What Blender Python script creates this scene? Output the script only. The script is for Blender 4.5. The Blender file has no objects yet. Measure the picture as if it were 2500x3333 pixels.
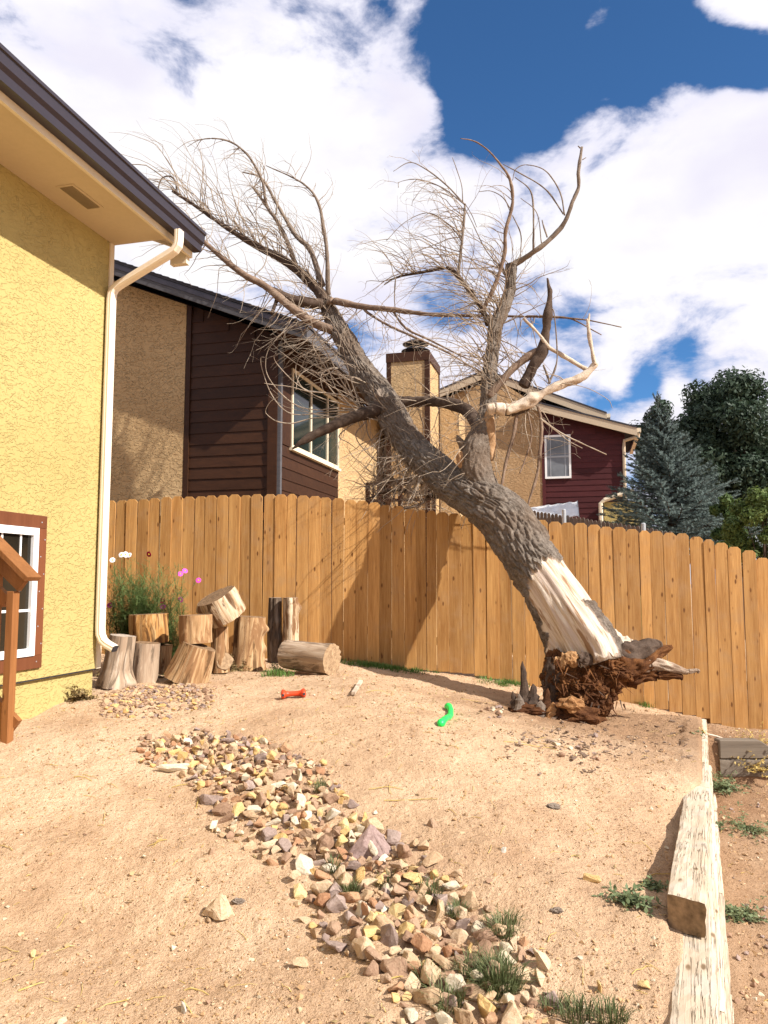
import bpy, bmesh, math, random
import numpy as np
from mathutils import Vector, Matrix, noise as MN
random.seed(7)
R = math.radians
C = bpy.context.scene.collection
scn = bpy.context.scene

# ------------------------------------------------------------------ camera
EYE = Vector((0, 0, 1.6)); PITCH = R(5.23); F = 2500.0
cam = bpy.data.cameras.new('camera'); camo = bpy.data.objects.new('camera', cam); C.objects.link(camo)
camo.location = EYE; camo.rotation_euler = (R(90) + PITCH, 0, 0)
cam.sensor_fit = 'VERTICAL'; cam.sensor_height = 24; cam.lens = 24 * F / 3333.0
cam.clip_start = .05; cam.clip_end = 3000
scn.camera = camo
FWD = Vector((0, math.cos(PITCH), math.sin(PITCH))); UPV = Vector((0, -math.sin(PITCH), math.cos(PITCH)))

def ray(px, py):
    d = FWD + Vector((1, 0, 0)) * ((px - 1250) / F) + UPV * ((1666.5 - py) / F)
    return d / d.y
def at(px, py, Y): return EYE + ray(px, py) * Y
def scale_at(p): return (p - EYE).dot(FWD) / F          # metres per photo pixel at a point

# ------------------------------------------------------------------ light
SUN_AZ, SUN_EL = R(-30), R(38)
SDIR = Vector((math.cos(SUN_EL) * math.cos(SUN_AZ), math.cos(SUN_EL) * math.sin(SUN_AZ), math.sin(SUN_EL)))
sl = bpy.data.lights.new('sun', 'SUN'); sl.energy = 5.0; sl.angle = R(.53); sl.color = (1, .952, .885)
so = bpy.data.objects.new('sun', sl); C.objects.link(so); so.location = (20, -10, 25)
so.rotation_euler = SDIR.to_track_quat('Z', 'Y').to_euler()
scn.view_settings.view_transform = 'Standard'; scn.view_settings.look = 'None'
scn.view_settings.exposure = 0.74; scn.view_settings.gamma = 1; scn.view_settings.use_curve_mapping = False
scn.render.engine = 'CYCLES'
scn.cycles.use_denoising = True
scn.cycles.max_bounces = 6; scn.cycles.diffuse_bounces = 3; scn.cycles.transparent_max_bounces = 8

# ------------------------------------------------------------------ node helpers
class NT:
    def __init__(s, tree): s.t = tree
    def n(s, typ, **kw):
        nd = s.t.nodes.new(typ)
        for k, v in kw.items(): setattr(nd, k, v)
        return nd
    def put(s, sock, v):
        if isinstance(v, bpy.types.NodeSocket): s.t.links.new(v, sock)
        elif v is not None:
            if isinstance(v, (tuple, list)) and len(v) == 3 and sock.type == 'RGBA': v = (*v, 1)
            sock.default_value = v
    def coord(s, out='Object'): return s.n('ShaderNodeTexCoord').outputs[out]
    def pos(s): return s.n('ShaderNodeNewGeometry').outputs['Position']
    def rand(s): return s.n('ShaderNodeObjectInfo').outputs['Random']
    def attr(s, name): return s.n('ShaderNodeAttribute', attribute_name=name).outputs['Fac']
    def vm(s, op, a, b=None, out=0):
        nd = s.n('ShaderNodeVectorMath', operation=op); s.put(nd.inputs[0], a)
        if b is not None: s.put(nd.inputs[1], b)
        return nd.outputs[out]
    def map(s, v, scale=(1, 1, 1), loc=(0, 0, 0), rot=(0, 0, 0)):
        nd = s.n('ShaderNodeMapping'); s.put(nd.inputs['Vector'], v)
        nd.inputs['Scale'].default_value = scale; nd.inputs['Location'].default_value = loc; nd.inputs['Rotation'].default_value = rot
        return nd.outputs[0]
    def m(s, op, a, b=None, clamp=False):
        nd = s.n('ShaderNodeMath', operation=op, use_clamp=clamp); s.put(nd.inputs[0], a)
        if b is not None: s.put(nd.inputs[1], b)
        return nd.outputs[0]
    def mr(s, v, a, b, c=0., d=1., smooth=True):
        nd = s.n('ShaderNodeMapRange', interpolation_type='SMOOTHSTEP' if smooth else 'LINEAR'); s.put(nd.inputs[0], v)
        for k, x in enumerate((a, b, c, d)): nd.inputs[k + 1].default_value = x
        return nd.outputs[0]
    def noise(s, v, scale=5, detail=4, rough=.55, dist=0, col=False):
        nd = s.n('ShaderNodeTexNoise'); s.put(nd.inputs['Vector'], v)
        nd.inputs['Scale'].default_value = scale; nd.inputs['Detail'].default_value = detail
        nd.inputs['Roughness'].default_value = rough; nd.inputs['Distortion'].default_value = dist
        return nd.outputs['Color' if col else 0]
    def vor(s, v, scale=5, feature='F1', out='Distance', rnd=1):
        nd = s.n('ShaderNodeTexVoronoi', feature=feature); s.put(nd.inputs['Vector'], v)
        nd.inputs['Scale'].default_value = scale; nd.inputs['Randomness'].default_value = rnd
        return nd.outputs[out]
    def ramp(s, f, stops, interp='LINEAR'):
        nd = s.n('ShaderNodeValToRGB'); s.put(nd.inputs[0], f); cr = nd.color_ramp; cr.interpolation = interp
        while len(cr.elements) < len(stops): cr.elements.new(.5)
        for e, (p, c) in zip(cr.elements, stops):
            e.position = p; e.color = (*c, 1) if len(c) == 3 else c
        return nd.outputs[0]
    def mix(s, f, a, b, blend='MIX'):
        nd = s.n('ShaderNodeMix', data_type='RGBA', blend_type=blend); s.put(nd.inputs[0], f); s.put(nd.inputs[6], a); s.put(nd.inputs[7], b)
        return nd.outputs[2]
    def bump(s, h, strength=.5, dist=.01, normal=None):
        nd = s.n('ShaderNodeBump'); s.put(nd.inputs['Height'], h)
        nd.inputs['Strength'].default_value = strength; nd.inputs['Distance'].default_value = dist
        if normal is not None: s.put(nd.inputs['Normal'], normal)
        return nd.outputs[0]

# ------------------------------------------------------------------ sky
w = bpy.data.worlds.new('World'); scn.world = w; w.use_nodes = True
T = NT(w.node_tree); w.node_tree.nodes.clear()
sky = T.n('ShaderNodeTexSky', sky_type='NISHITA', sun_disc=False)
sky.sun_elevation = SUN_EL; sky.sun_rotation = R(120); sky.altitude = 1800; sky.air_density = 1.0; sky.dust_density = .3; sky.ozone_density = 2.0
D = T.coord('Generated')
Dn = T.vm('NORMALIZE', D)
q = T.map(Dn, (1, 1, 1.9))
fb = T.noise(q, 3.1, 10, .58, .25)
fb2 = T.noise(T.map(q, loc=(3.1, 7.7, 1.3)), 8.5, 8, .6, .3)
dens = T.m('ADD', T.m('MULTIPLY', fb, 1.35), T.m('MULTIPLY', fb2, 1.15))
dens = T.m('ADD', dens, -1.25 + .5 + .17)
BLOBS = [  # photo px, angular radius in degrees, amount
    (1500, 150, 6.5, -.42), (1720, 300, 6.0, -.40), (1780, 60, 6, -.36), (2080, 130, 5.0, -.34), (2300, 165, 2.2, -.55), (2430, 170, 1.8, -.5), (2500, 210, 1.8, -.45), (2180, 110, 3, -.2), (2060, 260, 4, -.22),
    (1600, 380, 3.0, -.25), (2110, 1220, 1.7, -.30), (1960, 1280, 1.6, -.22), (2230, 1180, 1.8, -.20), (1170, 1110, 2.2, -.16), (1440, 1080, 2.2, -.10),
    (620, 295, 1.0, -.12), (1245, 350, 1.0, -.13), (2440, 430, 1.4, -.1),
    (1450, 560, 3.0, .24), (1690, 480, 3.0, .30), (1900, 390, 2.6, .22), (1340, 400, 2.2, .2),
    (1935, 85, 1.7, .52), (1905, 120, .8, .2), (2440, 10, 2.6, .36), (2300, 30, 1.5, .34), (60, 60, 7, .2), (1330, 640, 4, .18), (1240, 900, 4, .12), (1150, 420, 4, .15), (2350, 420, 4, .15), (2150, 420, 5, .16), (2010, 1245, 1.1, .34), (2180, 1255, 1.1, .34), (2260, 1330, 2, .2), (1150, 200, 7, .16), (700, 350, 14, .12), (2300, 700, 12, .12), (1700, 650, 8, .14)]
for px, py, rd, amp in BLOBS:
    c = ray(px, py).normalized()
    dt = T.vm('DOT_PRODUCT', Dn, tuple(c), out='Value')
    g = T.m('EXPONENT', T.m('DIVIDE', T.m('SUBTRACT', dt, 1.0), 1 - math.cos(R(rd))))
    dens = T.m('ADD', dens, T.m('MULTIPLY', g, amp))
mask = T.mr(dens, .41, .68)
sh = T.noise(T.map(q, loc=(1.7, .4, 5.2)), 4.2, 6, .5, .2)
shade = T.mr(sh, .42, .68)
thick = T.mr(dens, .55, .8)
ccol = T.mix(T.m('MULTIPLY', shade, .8), (1.0, .985, 1.0), (.80, .77, .92))
ccol = T.mix(thick, (.80, .80, .95), ccol)
bg1 = T.n('ShaderNodeBackground'); bg1.inputs['Strength'].default_value = .076
skyc = T.mix(1, sky.outputs[0], (.52, .90, 1.20), 'MULTIPLY')
T.put(bg1.inputs['Color'], skyc)
bg2 = T.n('ShaderNodeBackground'); bg2.inputs['Strength'].default_value = .63; T.put(bg2.inputs['Color'], ccol)
mx = T.n('ShaderNodeMixShader'); T.put(mx.inputs[0], mask); T.put(mx.inputs[1], bg1.outputs[0]); T.put(mx.inputs[2], bg2.outputs[0])
ow = T.n('ShaderNodeOutputWorld'); T.put(ow.inputs[0], mx.outputs[0])

# ------------------------------------------------------------------ materials
def new_mat(name, rough=.85, spec=.25):
    m = bpy.data.materials.new(name); m.use_nodes = True
    t = NT(m.node_tree); b = m.node_tree.nodes['Principled BSDF']
    b.inputs['Roughness'].default_value = rough; b.inputs['Specular IOR Level'].default_value = spec
    return m, t, b
def plain(name, col, rough=.6, spec=.3, var=.12, bump=.15, scale=30):
    m, t, b = new_mat(name, rough, spec)
    c = t.coord(); n = t.noise(c, scale, 5, .6); n2 = t.noise(c, scale * .12, 3)
    f = t.m('ADD', t.m('MULTIPLY', n, .6), t.m('MULTIPLY', n2, .4))
    lo = tuple(x * (1 - var * 1.6) for x in col); hi = tuple(min(1, x * (1 + var * 1.6)) for x in col)
    t.put(b.inputs['Base Color'], t.ramp(f, [(.3, lo), (.7, hi)]))
    if bump: t.put(b.inputs['Normal'], t.bump(n, bump, .003))
    return m
def stucco(name, col, sc=1.0, bd=.0062):
    m, t, b = new_mat(name, .92, .1)
    c = t.coord()
    wv = t.noise(c, 2.2 * sc, 2, .5, 0, True)
    v = t.vm('ADD', t.map(c, (1, 1, 1.5)), t.vm('SCALE', wv, None)) if False else t.map(c, (1, 1, 1.7), rot=(.25, .2, 0))
    n1 = t.noise(v, 21 * sc, 3, .5, .7)
    pl = t.m('MULTIPLY', t.mr(n1, .485, .55), t.mr(t.noise(c, 5 * sc, 3), .30, .52, .25, 1))
    n2 = t.noise(c, 120, 3, .6)
    n3 = t.noise(c, .7, 3)
    h = t.m('ADD', t.m('MULTIPLY', pl, 1.0), t.m('MULTIPLY', n2, .22))
    h = t.m('ADD', h, t.m('MULTIPLY', n1, .35))
    t.put(b.inputs['Normal'], t.bump(h, .9, bd))
    f = t.m('ADD', t.m('MULTIPLY', n2, .35), t.m('MULTIPLY', n3, .65))
    t.put(b.inputs['Base Color'], t.ramp(f, [(.3, (col[0] * .86, col[1] * .80, col[2] * .74)), (.68, tuple(x * 1.06 for x in col))]))
    return m
def wood(name, c0, c1, ck, axis=2, knots=True, rough=.75, grain=1.0, bump=.35, grey=None, gf=.75):
    m, t, b = new_mat(name, rough, .2)
    c = t.coord(); r = t.rand()
    off = t.vm('SCALE', (13.7, 7.3, 5.1), None)
    sc = t.t.nodes[-1]; t.put(sc.inputs['Scale'], t.m('MULTIPLY', r, 9.0))
    v = t.vm('ADD', c, off)
    st = [34 * grain] * 3; st[axis] = 1.7 * grain
    wob = t.noise(v, 3.5, 2, .5, 0, True)
    v2 = t.vm('ADD', v, t.vm('MULTIPLY', wob, (.012, .012, .012)))
    g1 = t.noise(t.map(v2, tuple(st)), 1.6, 6, .65, .8)
    st2 = [9] * 3; st2[axis] = .6
    g2 = t.noise(t.map(v, tuple(st2)), 1.3, 3, .5)
    f = t.m('ADD', t.m('MULTIPLY', g1, .55), t.m('MULTIPLY', g2, .45))
    col = t.ramp(f, [(.3, c0), (.62, c1)])
    # each board its own tone
    tone = t.mr(r, 0, 1, .78, 1.14, False)
    cc = t.n('ShaderNodeCombineColor')
    for k in range(3): t.put(cc.inputs[k], tone)
    col = t.mix(1, col, cc.outputs[0], 'MULTIPLY')
    if knots:
        sk = [12.] * 3; sk[axis] = 4.6
        d = t.vor(t.map(v, tuple(sk)), 1.0, 'F1')
        kn = t.mr(d, .07, .17, 1, 0)
        kn2 = t.mr(t.noise(v, 2.2, 2), .36, .44)
        col = t.mix(t.m('MULTIPLY', kn, t.m('MULTIPLY', kn2, .9)), col, ck)
    if grey:
        gz = t.mr(t.noise(v, 5, 5, .6), .47, .72)
        col = t.mix(t.m('MULTIPLY', gz, gf), col, grey)
    t.put(b.inputs['Base Color'], col)
    t.put(b.inputs['Normal'], t.bump(g1, bump, .004))
    return m

M = {}
M['stucco_yellow'] = stucco('stucco_yellow', (.45, .368, .150))
M['stucco_tan'] = stucco('stucco_tan', (.52, .36, .19), .62, .02)
M['stucco_tan_far'] = stucco('stucco_tan_far', (.44, .29, .155), .5, .02)
M['cedar'] = wood('cedar', (.27, .115, .028), (.53, .29, .10), (.11, .038, .010), bump=.6, grey=(.36, .22, .11), gf=.4)
M['rail_wood'] = wood('rail_wood', (.19, .072, .022), (.30, .125, .042), (.08, .028, .008), 2, True, .55)
M['trim_brown'] = wood('trim_brown', (.13, .042, .017), (.18, .062, .026), (.07, .022, .009), 2, False, .6, .6, .15)
M['siding_brown'] = wood('siding_brown', (.030, .0115, .005), (.056, .022, .0095), (.018, .007, .0035), 0, False, .55, .8, .25)
M['siding_maroon'] = wood('siding_maroon', (.05, .010, .011), (.08, .018, .018), (.03, .006, .006), 0, False, .6, .8, .2)
M['fascia_grey'] = wood('fascia_grey', (.055, .052, .056), (.10, .095, .10), (.04, .04, .04), 0, False, .7, .7, .3)
M['shingle'] = plain('shingle', (.05, .048, .055), .95, .1, .3, .6, 60)
M['gutter_brown'] = plain('gutter_brown', (.030, .023, .030), .35, .5, .06, .03)
M['soffit'] = plain('soffit', (.54, .43, .28), .8, .2, .03, .08)
M['cream_trim'] = plain('cream_trim', (.68, .58, .42), .6, .3, .04, .05)
M['beige_trim'] = plain('beige_trim', (.48, .38, .26), .6, .3, .05, .05)
M['pipe_white'] = plain('pipe_white', (.78, .68, .54), .4, .4, .03, .02)
M['vinyl_white'] = plain('vinyl_white', (.80, .79, .76), .4, .4, .02, .02)
M['metal_grey'] = plain('metal_grey', (.33, .34, .35), .45, .5, .1, .05)
M['metal_dark'] = plain('metal_dark', (.03, .03, .035), .5, .4, .2, .1)
M['vent'] = plain('vent', (.30, .23, .13), .7, .2, .05, .05)
M['grey_picket'] = wood('grey_picket', (.085, .065, .055), (.16, .125, .105), (.05, .04, .03), 2, False, .9)
M['rubber_red'] = plain('rubber_red', (.62, .055, .012), .45, .4, .06, .05)
M['rubber_green'] = plain('rubber_green', (.015, .75, .11), .4, .4, .03, .03)
M['timber'] = wood('timber', (.40, .30, .20), (.62, .51, .38), (.16, .10, .05), 1, True, .9, .55, .8, (.50, .44, .37))
M['timber_end'] = plain('timber_end', (.21, .14, .08), .95, .1, .45, 1.0, 30)
def cracked(m):
    t = NT(m.node_tree); b = m.node_tree.nodes['Principled BSDF']
    c = t.coord(); old = b.inputs['Base Color'].links[0].from_socket; on = b.inputs['Normal'].links[0].from_socket
    n = t.noise(t.map(c, (55, 1.3, 55)), 1.0, 3, .5, .5)
    k = t.m('SUBTRACT', 1.0, t.mr(t.m('ABSOLUTE', t.m('SUBTRACT', n, .5)), 0., .028))
    k = t.m('MULTIPLY', k, t.mr(t.noise(c, 2.6, 3), .42, .52))
    t.put(b.inputs['Base Color'], t.mix(t.m('MULTIPLY', k, .6), old, (.22, .15, .09)))
    t.put(b.inputs['Normal'], t.bump(t.m('MULTIPLY', k, -1.0), .9, .012, on))
cracked(M['timber'])
M['timber_dark'] = wood('timber_dark', (.13, .10, .075), (.25, .20, .15), (.06, .045, .03), 0, False, .9, .6, .5)
M['rot'] = None
def glass(name, col, rough=.06):
    m, t, b = new_mat(name, rough, .35)
    c = t.coord(); n = t.noise(c, 1.4, 3)
    t.put(b.inputs['Base Color'], t.ramp(n, [(.3, tuple(x * .6 for x in col)), (.7, tuple(x * 1.5 for x in col))]))
    t.put(b.inputs['Normal'], t.bump(t.noise(c, 2.5, 1), .03, .01))
    return m
M['glass_dark'] = glass('glass_dark', (.022, .018, .012))
M['glass_green'] = glass('glass_green', (.014, .022, .019))
M['glass_grey'] = glass('glass_grey', (.16, .17, .18), .15)
M['curtain'] = plain('curtain', (.10, .11, .10), .8, .1, .2, .2, 8)

def dirt_mat():
    m, t, b = new_mat('dirt', .97, .08)
    p = t.pos()
    n0 = t.noise(p, .55, 4, .5, .3); n1 = t.noise(p, 3.0, 6, .62); n2 = t.noise(p, 26, 5, .7); n3 = t.noise(p, 110, 4, .7)
    f = t.m('ADD', t.m('MULTIPLY', n0, .45), t.m('ADD', t.m('MULTIPLY', n1, .35), t.m('MULTIPLY', n2, .2)))
    col = t.ramp(f, [(.34, (.42, .262, .155)), (.50, (.59, .40, .248)), (.66, (.71, .525, .35))])
    moist = t.mr(t.noise(t.map(p, loc=(4, 2, 0)), .9, 5, .6), .52, .66)
    col = t.mix(t.m('MULTIPLY', moist, .5), col, (.40, .24, .135))
    vd = t.vor(t.vm('ADD', p, t.vm('MULTIPLY', t.noise(p, 30, 2, .5, 0, True), (.02, .02, .02))), 42, 'F1')
    vc = t.vor(p, 42, 'F1', 'Color')
    sp = t.n('ShaderNodeSeparateColor'); t.put(sp.inputs[0], vc)
    peb = t.m('MULTIPLY', t.mr(vd, .10, .24, 1, 0), t.mr(sp.outputs[0], .66, .72))
    pc = t.ramp(sp.outputs[1], [(.0, (.20, .105, .05)), (.5, (.44, .28, .15)), (1, (.70, .56, .40))])
    col = t.mix(t.m('MULTIPLY', peb, .75), col, pc)
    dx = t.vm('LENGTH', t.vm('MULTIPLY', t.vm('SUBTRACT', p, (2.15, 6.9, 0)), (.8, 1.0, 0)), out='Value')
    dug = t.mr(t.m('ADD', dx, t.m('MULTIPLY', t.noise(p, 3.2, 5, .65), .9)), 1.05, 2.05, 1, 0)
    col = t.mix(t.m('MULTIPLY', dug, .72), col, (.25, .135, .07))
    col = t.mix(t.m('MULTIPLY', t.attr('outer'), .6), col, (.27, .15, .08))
    dk = t.mr(n3, .55, .68); col = t.mix(t.m('MULTIPLY', dk, .6), col, (.22, .12, .06))
    t.put(b.inputs['Base Color'], col)
    h = t.m('ADD', t.m('MULTIPLY', n2, 1.2), t.m('ADD', t.m('MULTIPLY', n3, .45), t.m('MULTIPLY', peb, .5)))
    h = t.m('ADD', h, t.m('MULTIPLY', n1, 1.0))
    t.put(b.inputs['Normal'], t.bump(h, 1.0, .024))
    return m
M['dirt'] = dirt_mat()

def bark_mat():
    m, t, b = new_mat('bark', .95, .08)
    p = t.pos(); a = t.attr('bare')
    n1 = t.noise(p, 9, 6, .65); n2 = t.noise(p, 60, 5, .7); n0 = t.noise(p, 1.5, 3)
    f = t.m('ADD', t.m('MULTIPLY', n1, .5), t.m('MULTIPLY', n2, .5))
    bark = t.ramp(f, [(.32, (.075, .058, .046)), (.5, (.18, .145, .115)), (.68, (.33, .28, .23))])
    bark = t.mix(t.mr(n0, .45, .65, 0, .45), bark, (.16, .10, .06))
    v = t.attr('along'); u = t.attr('around')
    cx = t.n('ShaderNodeCombineXYZ'); t.put(cx.inputs[0], u); t.put(cx.inputs[1], v)
    g = t.noise(t.map(cx.outputs[0], (34, 2.2, 1)), 1.0, 6, .68, .6)
    g2 = t.noise(t.map(cx.outputs[0], (11, 1.5, 1), loc=(3, 1, 0)), 1.0, 5, .65, .8)
    wd = t.ramp(g, [(.32, (.30, .19, .11)), (.47, (.52, .41, .30)), (.66, (.68, .60, .50))])
    wd = t.mix(t.mr(g2, .44, .60, 0, .9), wd, (.47, .37, .30))
    wd = t.mix(t.mr(t.noise(t.map(cx.outputs[0], (20, 1.8, 1), loc=(8, 3, 0)), 1, 5), .56, .64, 0, .9), wd, (.26, .15, .08))
    t.put(b.inputs['Base Color'], t.mix(a, bark, wd))
    h = t.m('ADD', t.m('MULTIPLY', n2, t.m('SUBTRACT', 1.15, a)), t.m('MULTIPLY', g, t.m('MULTIPLY', a, .7)))
    t.put(b.inputs['Normal'], t.bump(h, 1.0, .018))
    return m
M['bark'] = bark_mat()
def branch_mat(name, c0, c1, c2, sc=14):
    m, t, b = new_mat(name, .9, .1)
    p = t.pos(); n = t.noise(p, sc, 6, .65); n2 = t.noise(p, 90, 4, .7); n0 = t.noise(p, 1.7, 3)
    f = t.m('ADD', t.m('MULTIPLY', n, .45), t.m('ADD', t.m('MULTIPLY', n2, .25), t.m('MULTIPLY', n0, .3)))
    t.put(b.inputs['Base Color'], t.ramp(f, [(.34, c0), (.5, c1), (.66, c2)]))
    t.put(b.inputs['Normal'], t.bump(t.m('ADD', n, n2), .7, .008))
    return m
M['branch'] = branch_mat('branch_bark', (.09, .066, .05), (.20, .155, .12), (.36, .30, .24))
M['branch_dark'] = branch_mat('branch_dark', (.03, .022, .018), (.075, .05, .036), (.14, .10, .075))
M['branch_red'] = branch_mat('branch_red', (.085, .055, .038), (.20, .135, .095), (.36, .275, .205))
M['branch_bare'] = branch_mat('branch_bare', (.17, .115, .08), (.55, .44, .33), (.74, .66, .55), 8)
M['twig'] = branch_mat('twig_bark', (.16, .115, .08), (.34, .265, .195), (.52, .44, .345), 10)
M['rot'] = branch_mat('rotten_wood', (.030, .013, .007), (.085, .034, .014), (.24, .105, .036), 12)
M['bark_root'] = branch_mat('bark_root', (.08, .052, .035), (.26, .18, .125), (.52, .42, .32), 11)
M['rot_pale'] = branch_mat('rotten_pale', (.16, .07, .028), (.32, .165, .07), (.48, .31, .16), 9)
M['raw_wood'] = branch_mat('raw_wood', (.22, .115, .055), (.40, .24, .125), (.56, .42, .28), 11)
def log_mat(name, c0, c1, c2, streak):
    m, t, b = new_mat(name, .9, .1)
    v = t.attr('along'); u = t.attr('around'); r = t.rand()
    cx = t.n('ShaderNodeCombineXYZ'); t.put(cx.inputs[0], u); t.put(cx.inputs[1], v); t.put(cx.inputs[2], t.m('MULTIPLY', r, 30))
    g = t.noise(t.map(cx.outputs[0], (22, 2.4, 1)), 1, 6, .65, .6)
    g2 = t.noise(t.map(cx.outputs[0], (11, 2.2, 1), loc=(5, 5, 0)), 1, 5, .6, 1.2)
    col = t.ramp(g, [(.3, c0), (.5, c1), (.68, c2)])
    col = t.mix(t.mr(g2, .47, .56, 0, .92), col, streak)
    g3 = t.noise(t.map(cx.outputs[0], (6, 1.6, 1), loc=(2, 9, 0)), 1, 5, .65, 1.0)
    col = t.mix(t.mr(g3, .54, .62, 0, .85), col, tuple(x * .42 for x in streak))
    col = t.mix(1, col, (.80, .78, .76), 'MULTIPLY')
    t.put(b.inputs['Base Color'], col)
    t.put(b.inputs['Normal'], t.bump(g, .8, .01))
    return m
M['log_grey'] = log_mat('log_grey', (.30, .21, .14), (.50, .38, .27), (.63, .52, .41), (.40, .29, .20))
M['log_tan'] = log_mat('log_tan', (.28, .15, .065), (.52, .33, .17), (.66, .49, .30), (.30, .16, .075))
M['log_orange'] = log_mat('log_orange', (.20, .085, .03), (.50, .26, .085), (.66, .45, .22), (.19, .085, .035))
M['log_white'] = log_mat('log_white', (.40, .26, .14), (.66, .51, .34), (.76, .66, .50), (.22, .11, .05))
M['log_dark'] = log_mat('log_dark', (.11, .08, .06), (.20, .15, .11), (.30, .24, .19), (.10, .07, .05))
def cut_mat(name, c0, c1):
    m, t, b = new_mat(name, .92, .1)
    r = t.attr('rad'); p = t.pos()
    n = t.noise(p, 12, 4, .6)
    rr = t.m('ADD', r, t.m('MULTIPLY', n, .12))
    ring = t.m('SINE', t.m('MULTIPLY', rr, 75))
    f = t.m('ADD', t.m('MULTIPLY', ring, .16), t.noise(p, 30, 5, .6))
    col = t.ramp(f, [(.3, c0), (.7, c1)])
    t.put(b.inputs['Base Color'], col); t.put(b.inputs['Normal'], t.bump(f, .5, .006))
    return m
M['cut_tan'] = cut_mat('cut_tan', (.20, .125, .07), (.46, .32, .19))
M['cut_grey'] = cut_mat('cut_grey', (.27, .21, .16), (.52, .43, .34))
M['cut_brown'] = cut_mat('cut_brown', (.13, .08, .045), (.32, .20, .11))
def stone_mat(name, c0, c1, c2):
    m, t, b = new_mat(name, .85, .2)
    c = t.coord(); r = t.rand()
    off = t.vm('SCALE', (17., 9., 4.)); t.put(t.t.nodes[-1].inputs['Scale'], r)
    v = t.vm('ADD', c, off)
    n = t.noise(v, 12, 5, .6, .5); n2 = t.noise(v, 90, 4, .7)
    f = t.m('ADD', t.m('MULTIPLY', n, .55), t.m('ADD', t.m('MULTIPLY', n2, .2), t.m('MULTIPLY', r, .25)))
    t.put(b.inputs['Base Color'], t.ramp(f, [(.3, c0), (.5, c1), (.7, c2)]))
    t.put(b.inputs['Normal'], t.bump(t.m('ADD', n, t.m('MULTIPLY', n2, .5)), .6, .008))
    return m
STONE = {'brown': stone_mat('stone_brown', (.20, .115, .07), (.33, .205, .13), (.45, .31, .20)),
         'tan': stone_mat('stone_tan', (.35, .22, .125), (.50, .35, .21), (.62, .47, .32)),
         'ochre': stone_mat('stone_ochre', (.44, .26, .09), (.57, .39, .17), (.68, .53, .28)),
         'mauve': stone_mat('stone_mauve', (.20, .14, .115), (.31, .225, .185), (.42, .32, .27)),
         'cream': stone_mat('stone_cream', (.43, .34, .22), (.56, .47, .34), (.66, .58, .46)),
         'rust': stone_mat('stone_rust', (.26, .12, .06), (.40, .215, .115), (.50, .31, .18)),
         'pinkish': stone_mat('stone_pinkish', (.22, .145, .125), (.36, .255, .225), (.56, .46, .42)),
         'white': stone_mat('stone_white', (.56, .50, .41), (.68, .63, .55), (.74, .71, .65))}
def leaf_mat(name, c0, c1, c2, rough=.6, trans=.25):
    m, t, b = new_mat(name, rough, .25)
    p = t.pos(); n = t.noise(p, 2.2, 3, .6); n2 = t.noise(p, 40, 2)
    f = t.m('ADD', t.m('MULTIPLY', n, .5), t.m('MULTIPLY', n2, .5))
    col = t.ramp(f, [(.35, c0), (.5, c1), (.65, c2)])
    t.put(b.inputs['Base Color'], col)
    if trans:
        tr = t.n('ShaderNodeBsdfTranslucent'); t.put(tr.inputs[0], col)
        mxs = t.n('ShaderNodeMixShader'); mxs.inputs[0].default_value = trans
        out = [x for x in t.t.nodes if x.type == 'OUTPUT_MATERIAL'][0]
        t.put(mxs.inputs[1], b.outputs[0]); t.put(mxs.inputs[2], tr.outputs[0]); t.put(out.inputs[0], mxs.outputs[0])
    return m
M['leaf_dark'] = leaf_mat('leaf_dark', (.018, .034, .020), (.034, .058, .034), (.06, .09, .05))
M['leaf_mid'] = leaf_mat('leaf_mid', (.05, .085, .02), (.095, .14, .035), (.16, .20, .05))
M['leaf_thuja'] = leaf_mat('leaf_thuja', (.03, .06, .015), (.06, .10, .025), (.10, .15, .04))
M['needle'] = leaf_mat('needle', (.07, .10, .09), (.125, .165, .15), (.20, .25, .23), .7, .1)
M['cosmos_leaf'] = leaf_mat('cosmos_leaf', (.09, .14, .04), (.16, .23, .075), (.24, .32, .12))
M['grass'] = leaf_mat('grass_blade', (.07, .085, .03), (.12, .14, .055), (.20, .21, .10), .6, .2)
M['grass_green'] = leaf_mat('grass_green', (.05, .11, .02), (.10, .19, .04), (.17, .26, .07), .6, .2)
M['weed'] = leaf_mat('weed_leaf', (.10, .14, .06), (.17, .21, .10), (.27, .30, .16))
M['dry_weed'] = leaf_mat('dry_weed', (.16, .11, .05), (.28, .20, .09), (.42, .32, .15))
M['straw'] = leaf_mat('straw', (.45, .30, .08), (.62, .46, .15), (.74, .60, .28))
M['petal_pink'] = plain('petal_pink', (.70, .08, .42), .6, .2, .15, 0)
M['petal_red'] = plain('petal_red', (.42, .01, .06), .6, .2, .15, 0)
M['petal_white'] = plain('petal_white', (.82, .80, .80), .6, .2, .03, 0)
M['petal_eye'] = plain('petal_eye', (.70, .50, .05), .7, .2, .1, 0)
def tarp_mat():
    m, t, b = new_mat('plastic_sheet', .3, .5)
    b.inputs['Base Color'].default_value = (.78, .80, .82, 1)
    tr = t.n('ShaderNodeBsdfTransparent'); mxs = t.n('ShaderNodeMixShader'); mxs.inputs[0].default_value = .25
    out = [x for x in t.t.nodes if x.type == 'OUTPUT_MATERIAL'][0]
    t.put(mxs.inputs[1], b.outputs[0]); t.put(mxs.inputs[2], tr.outputs[0]); t.put(out.inputs[0], mxs.outputs[0])
    t.put(b.inputs['Normal'], t.bump(t.noise(t.coord(), 4, 4), .6, .05))
    return m
M['tarp'] = tarp_mat()

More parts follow.
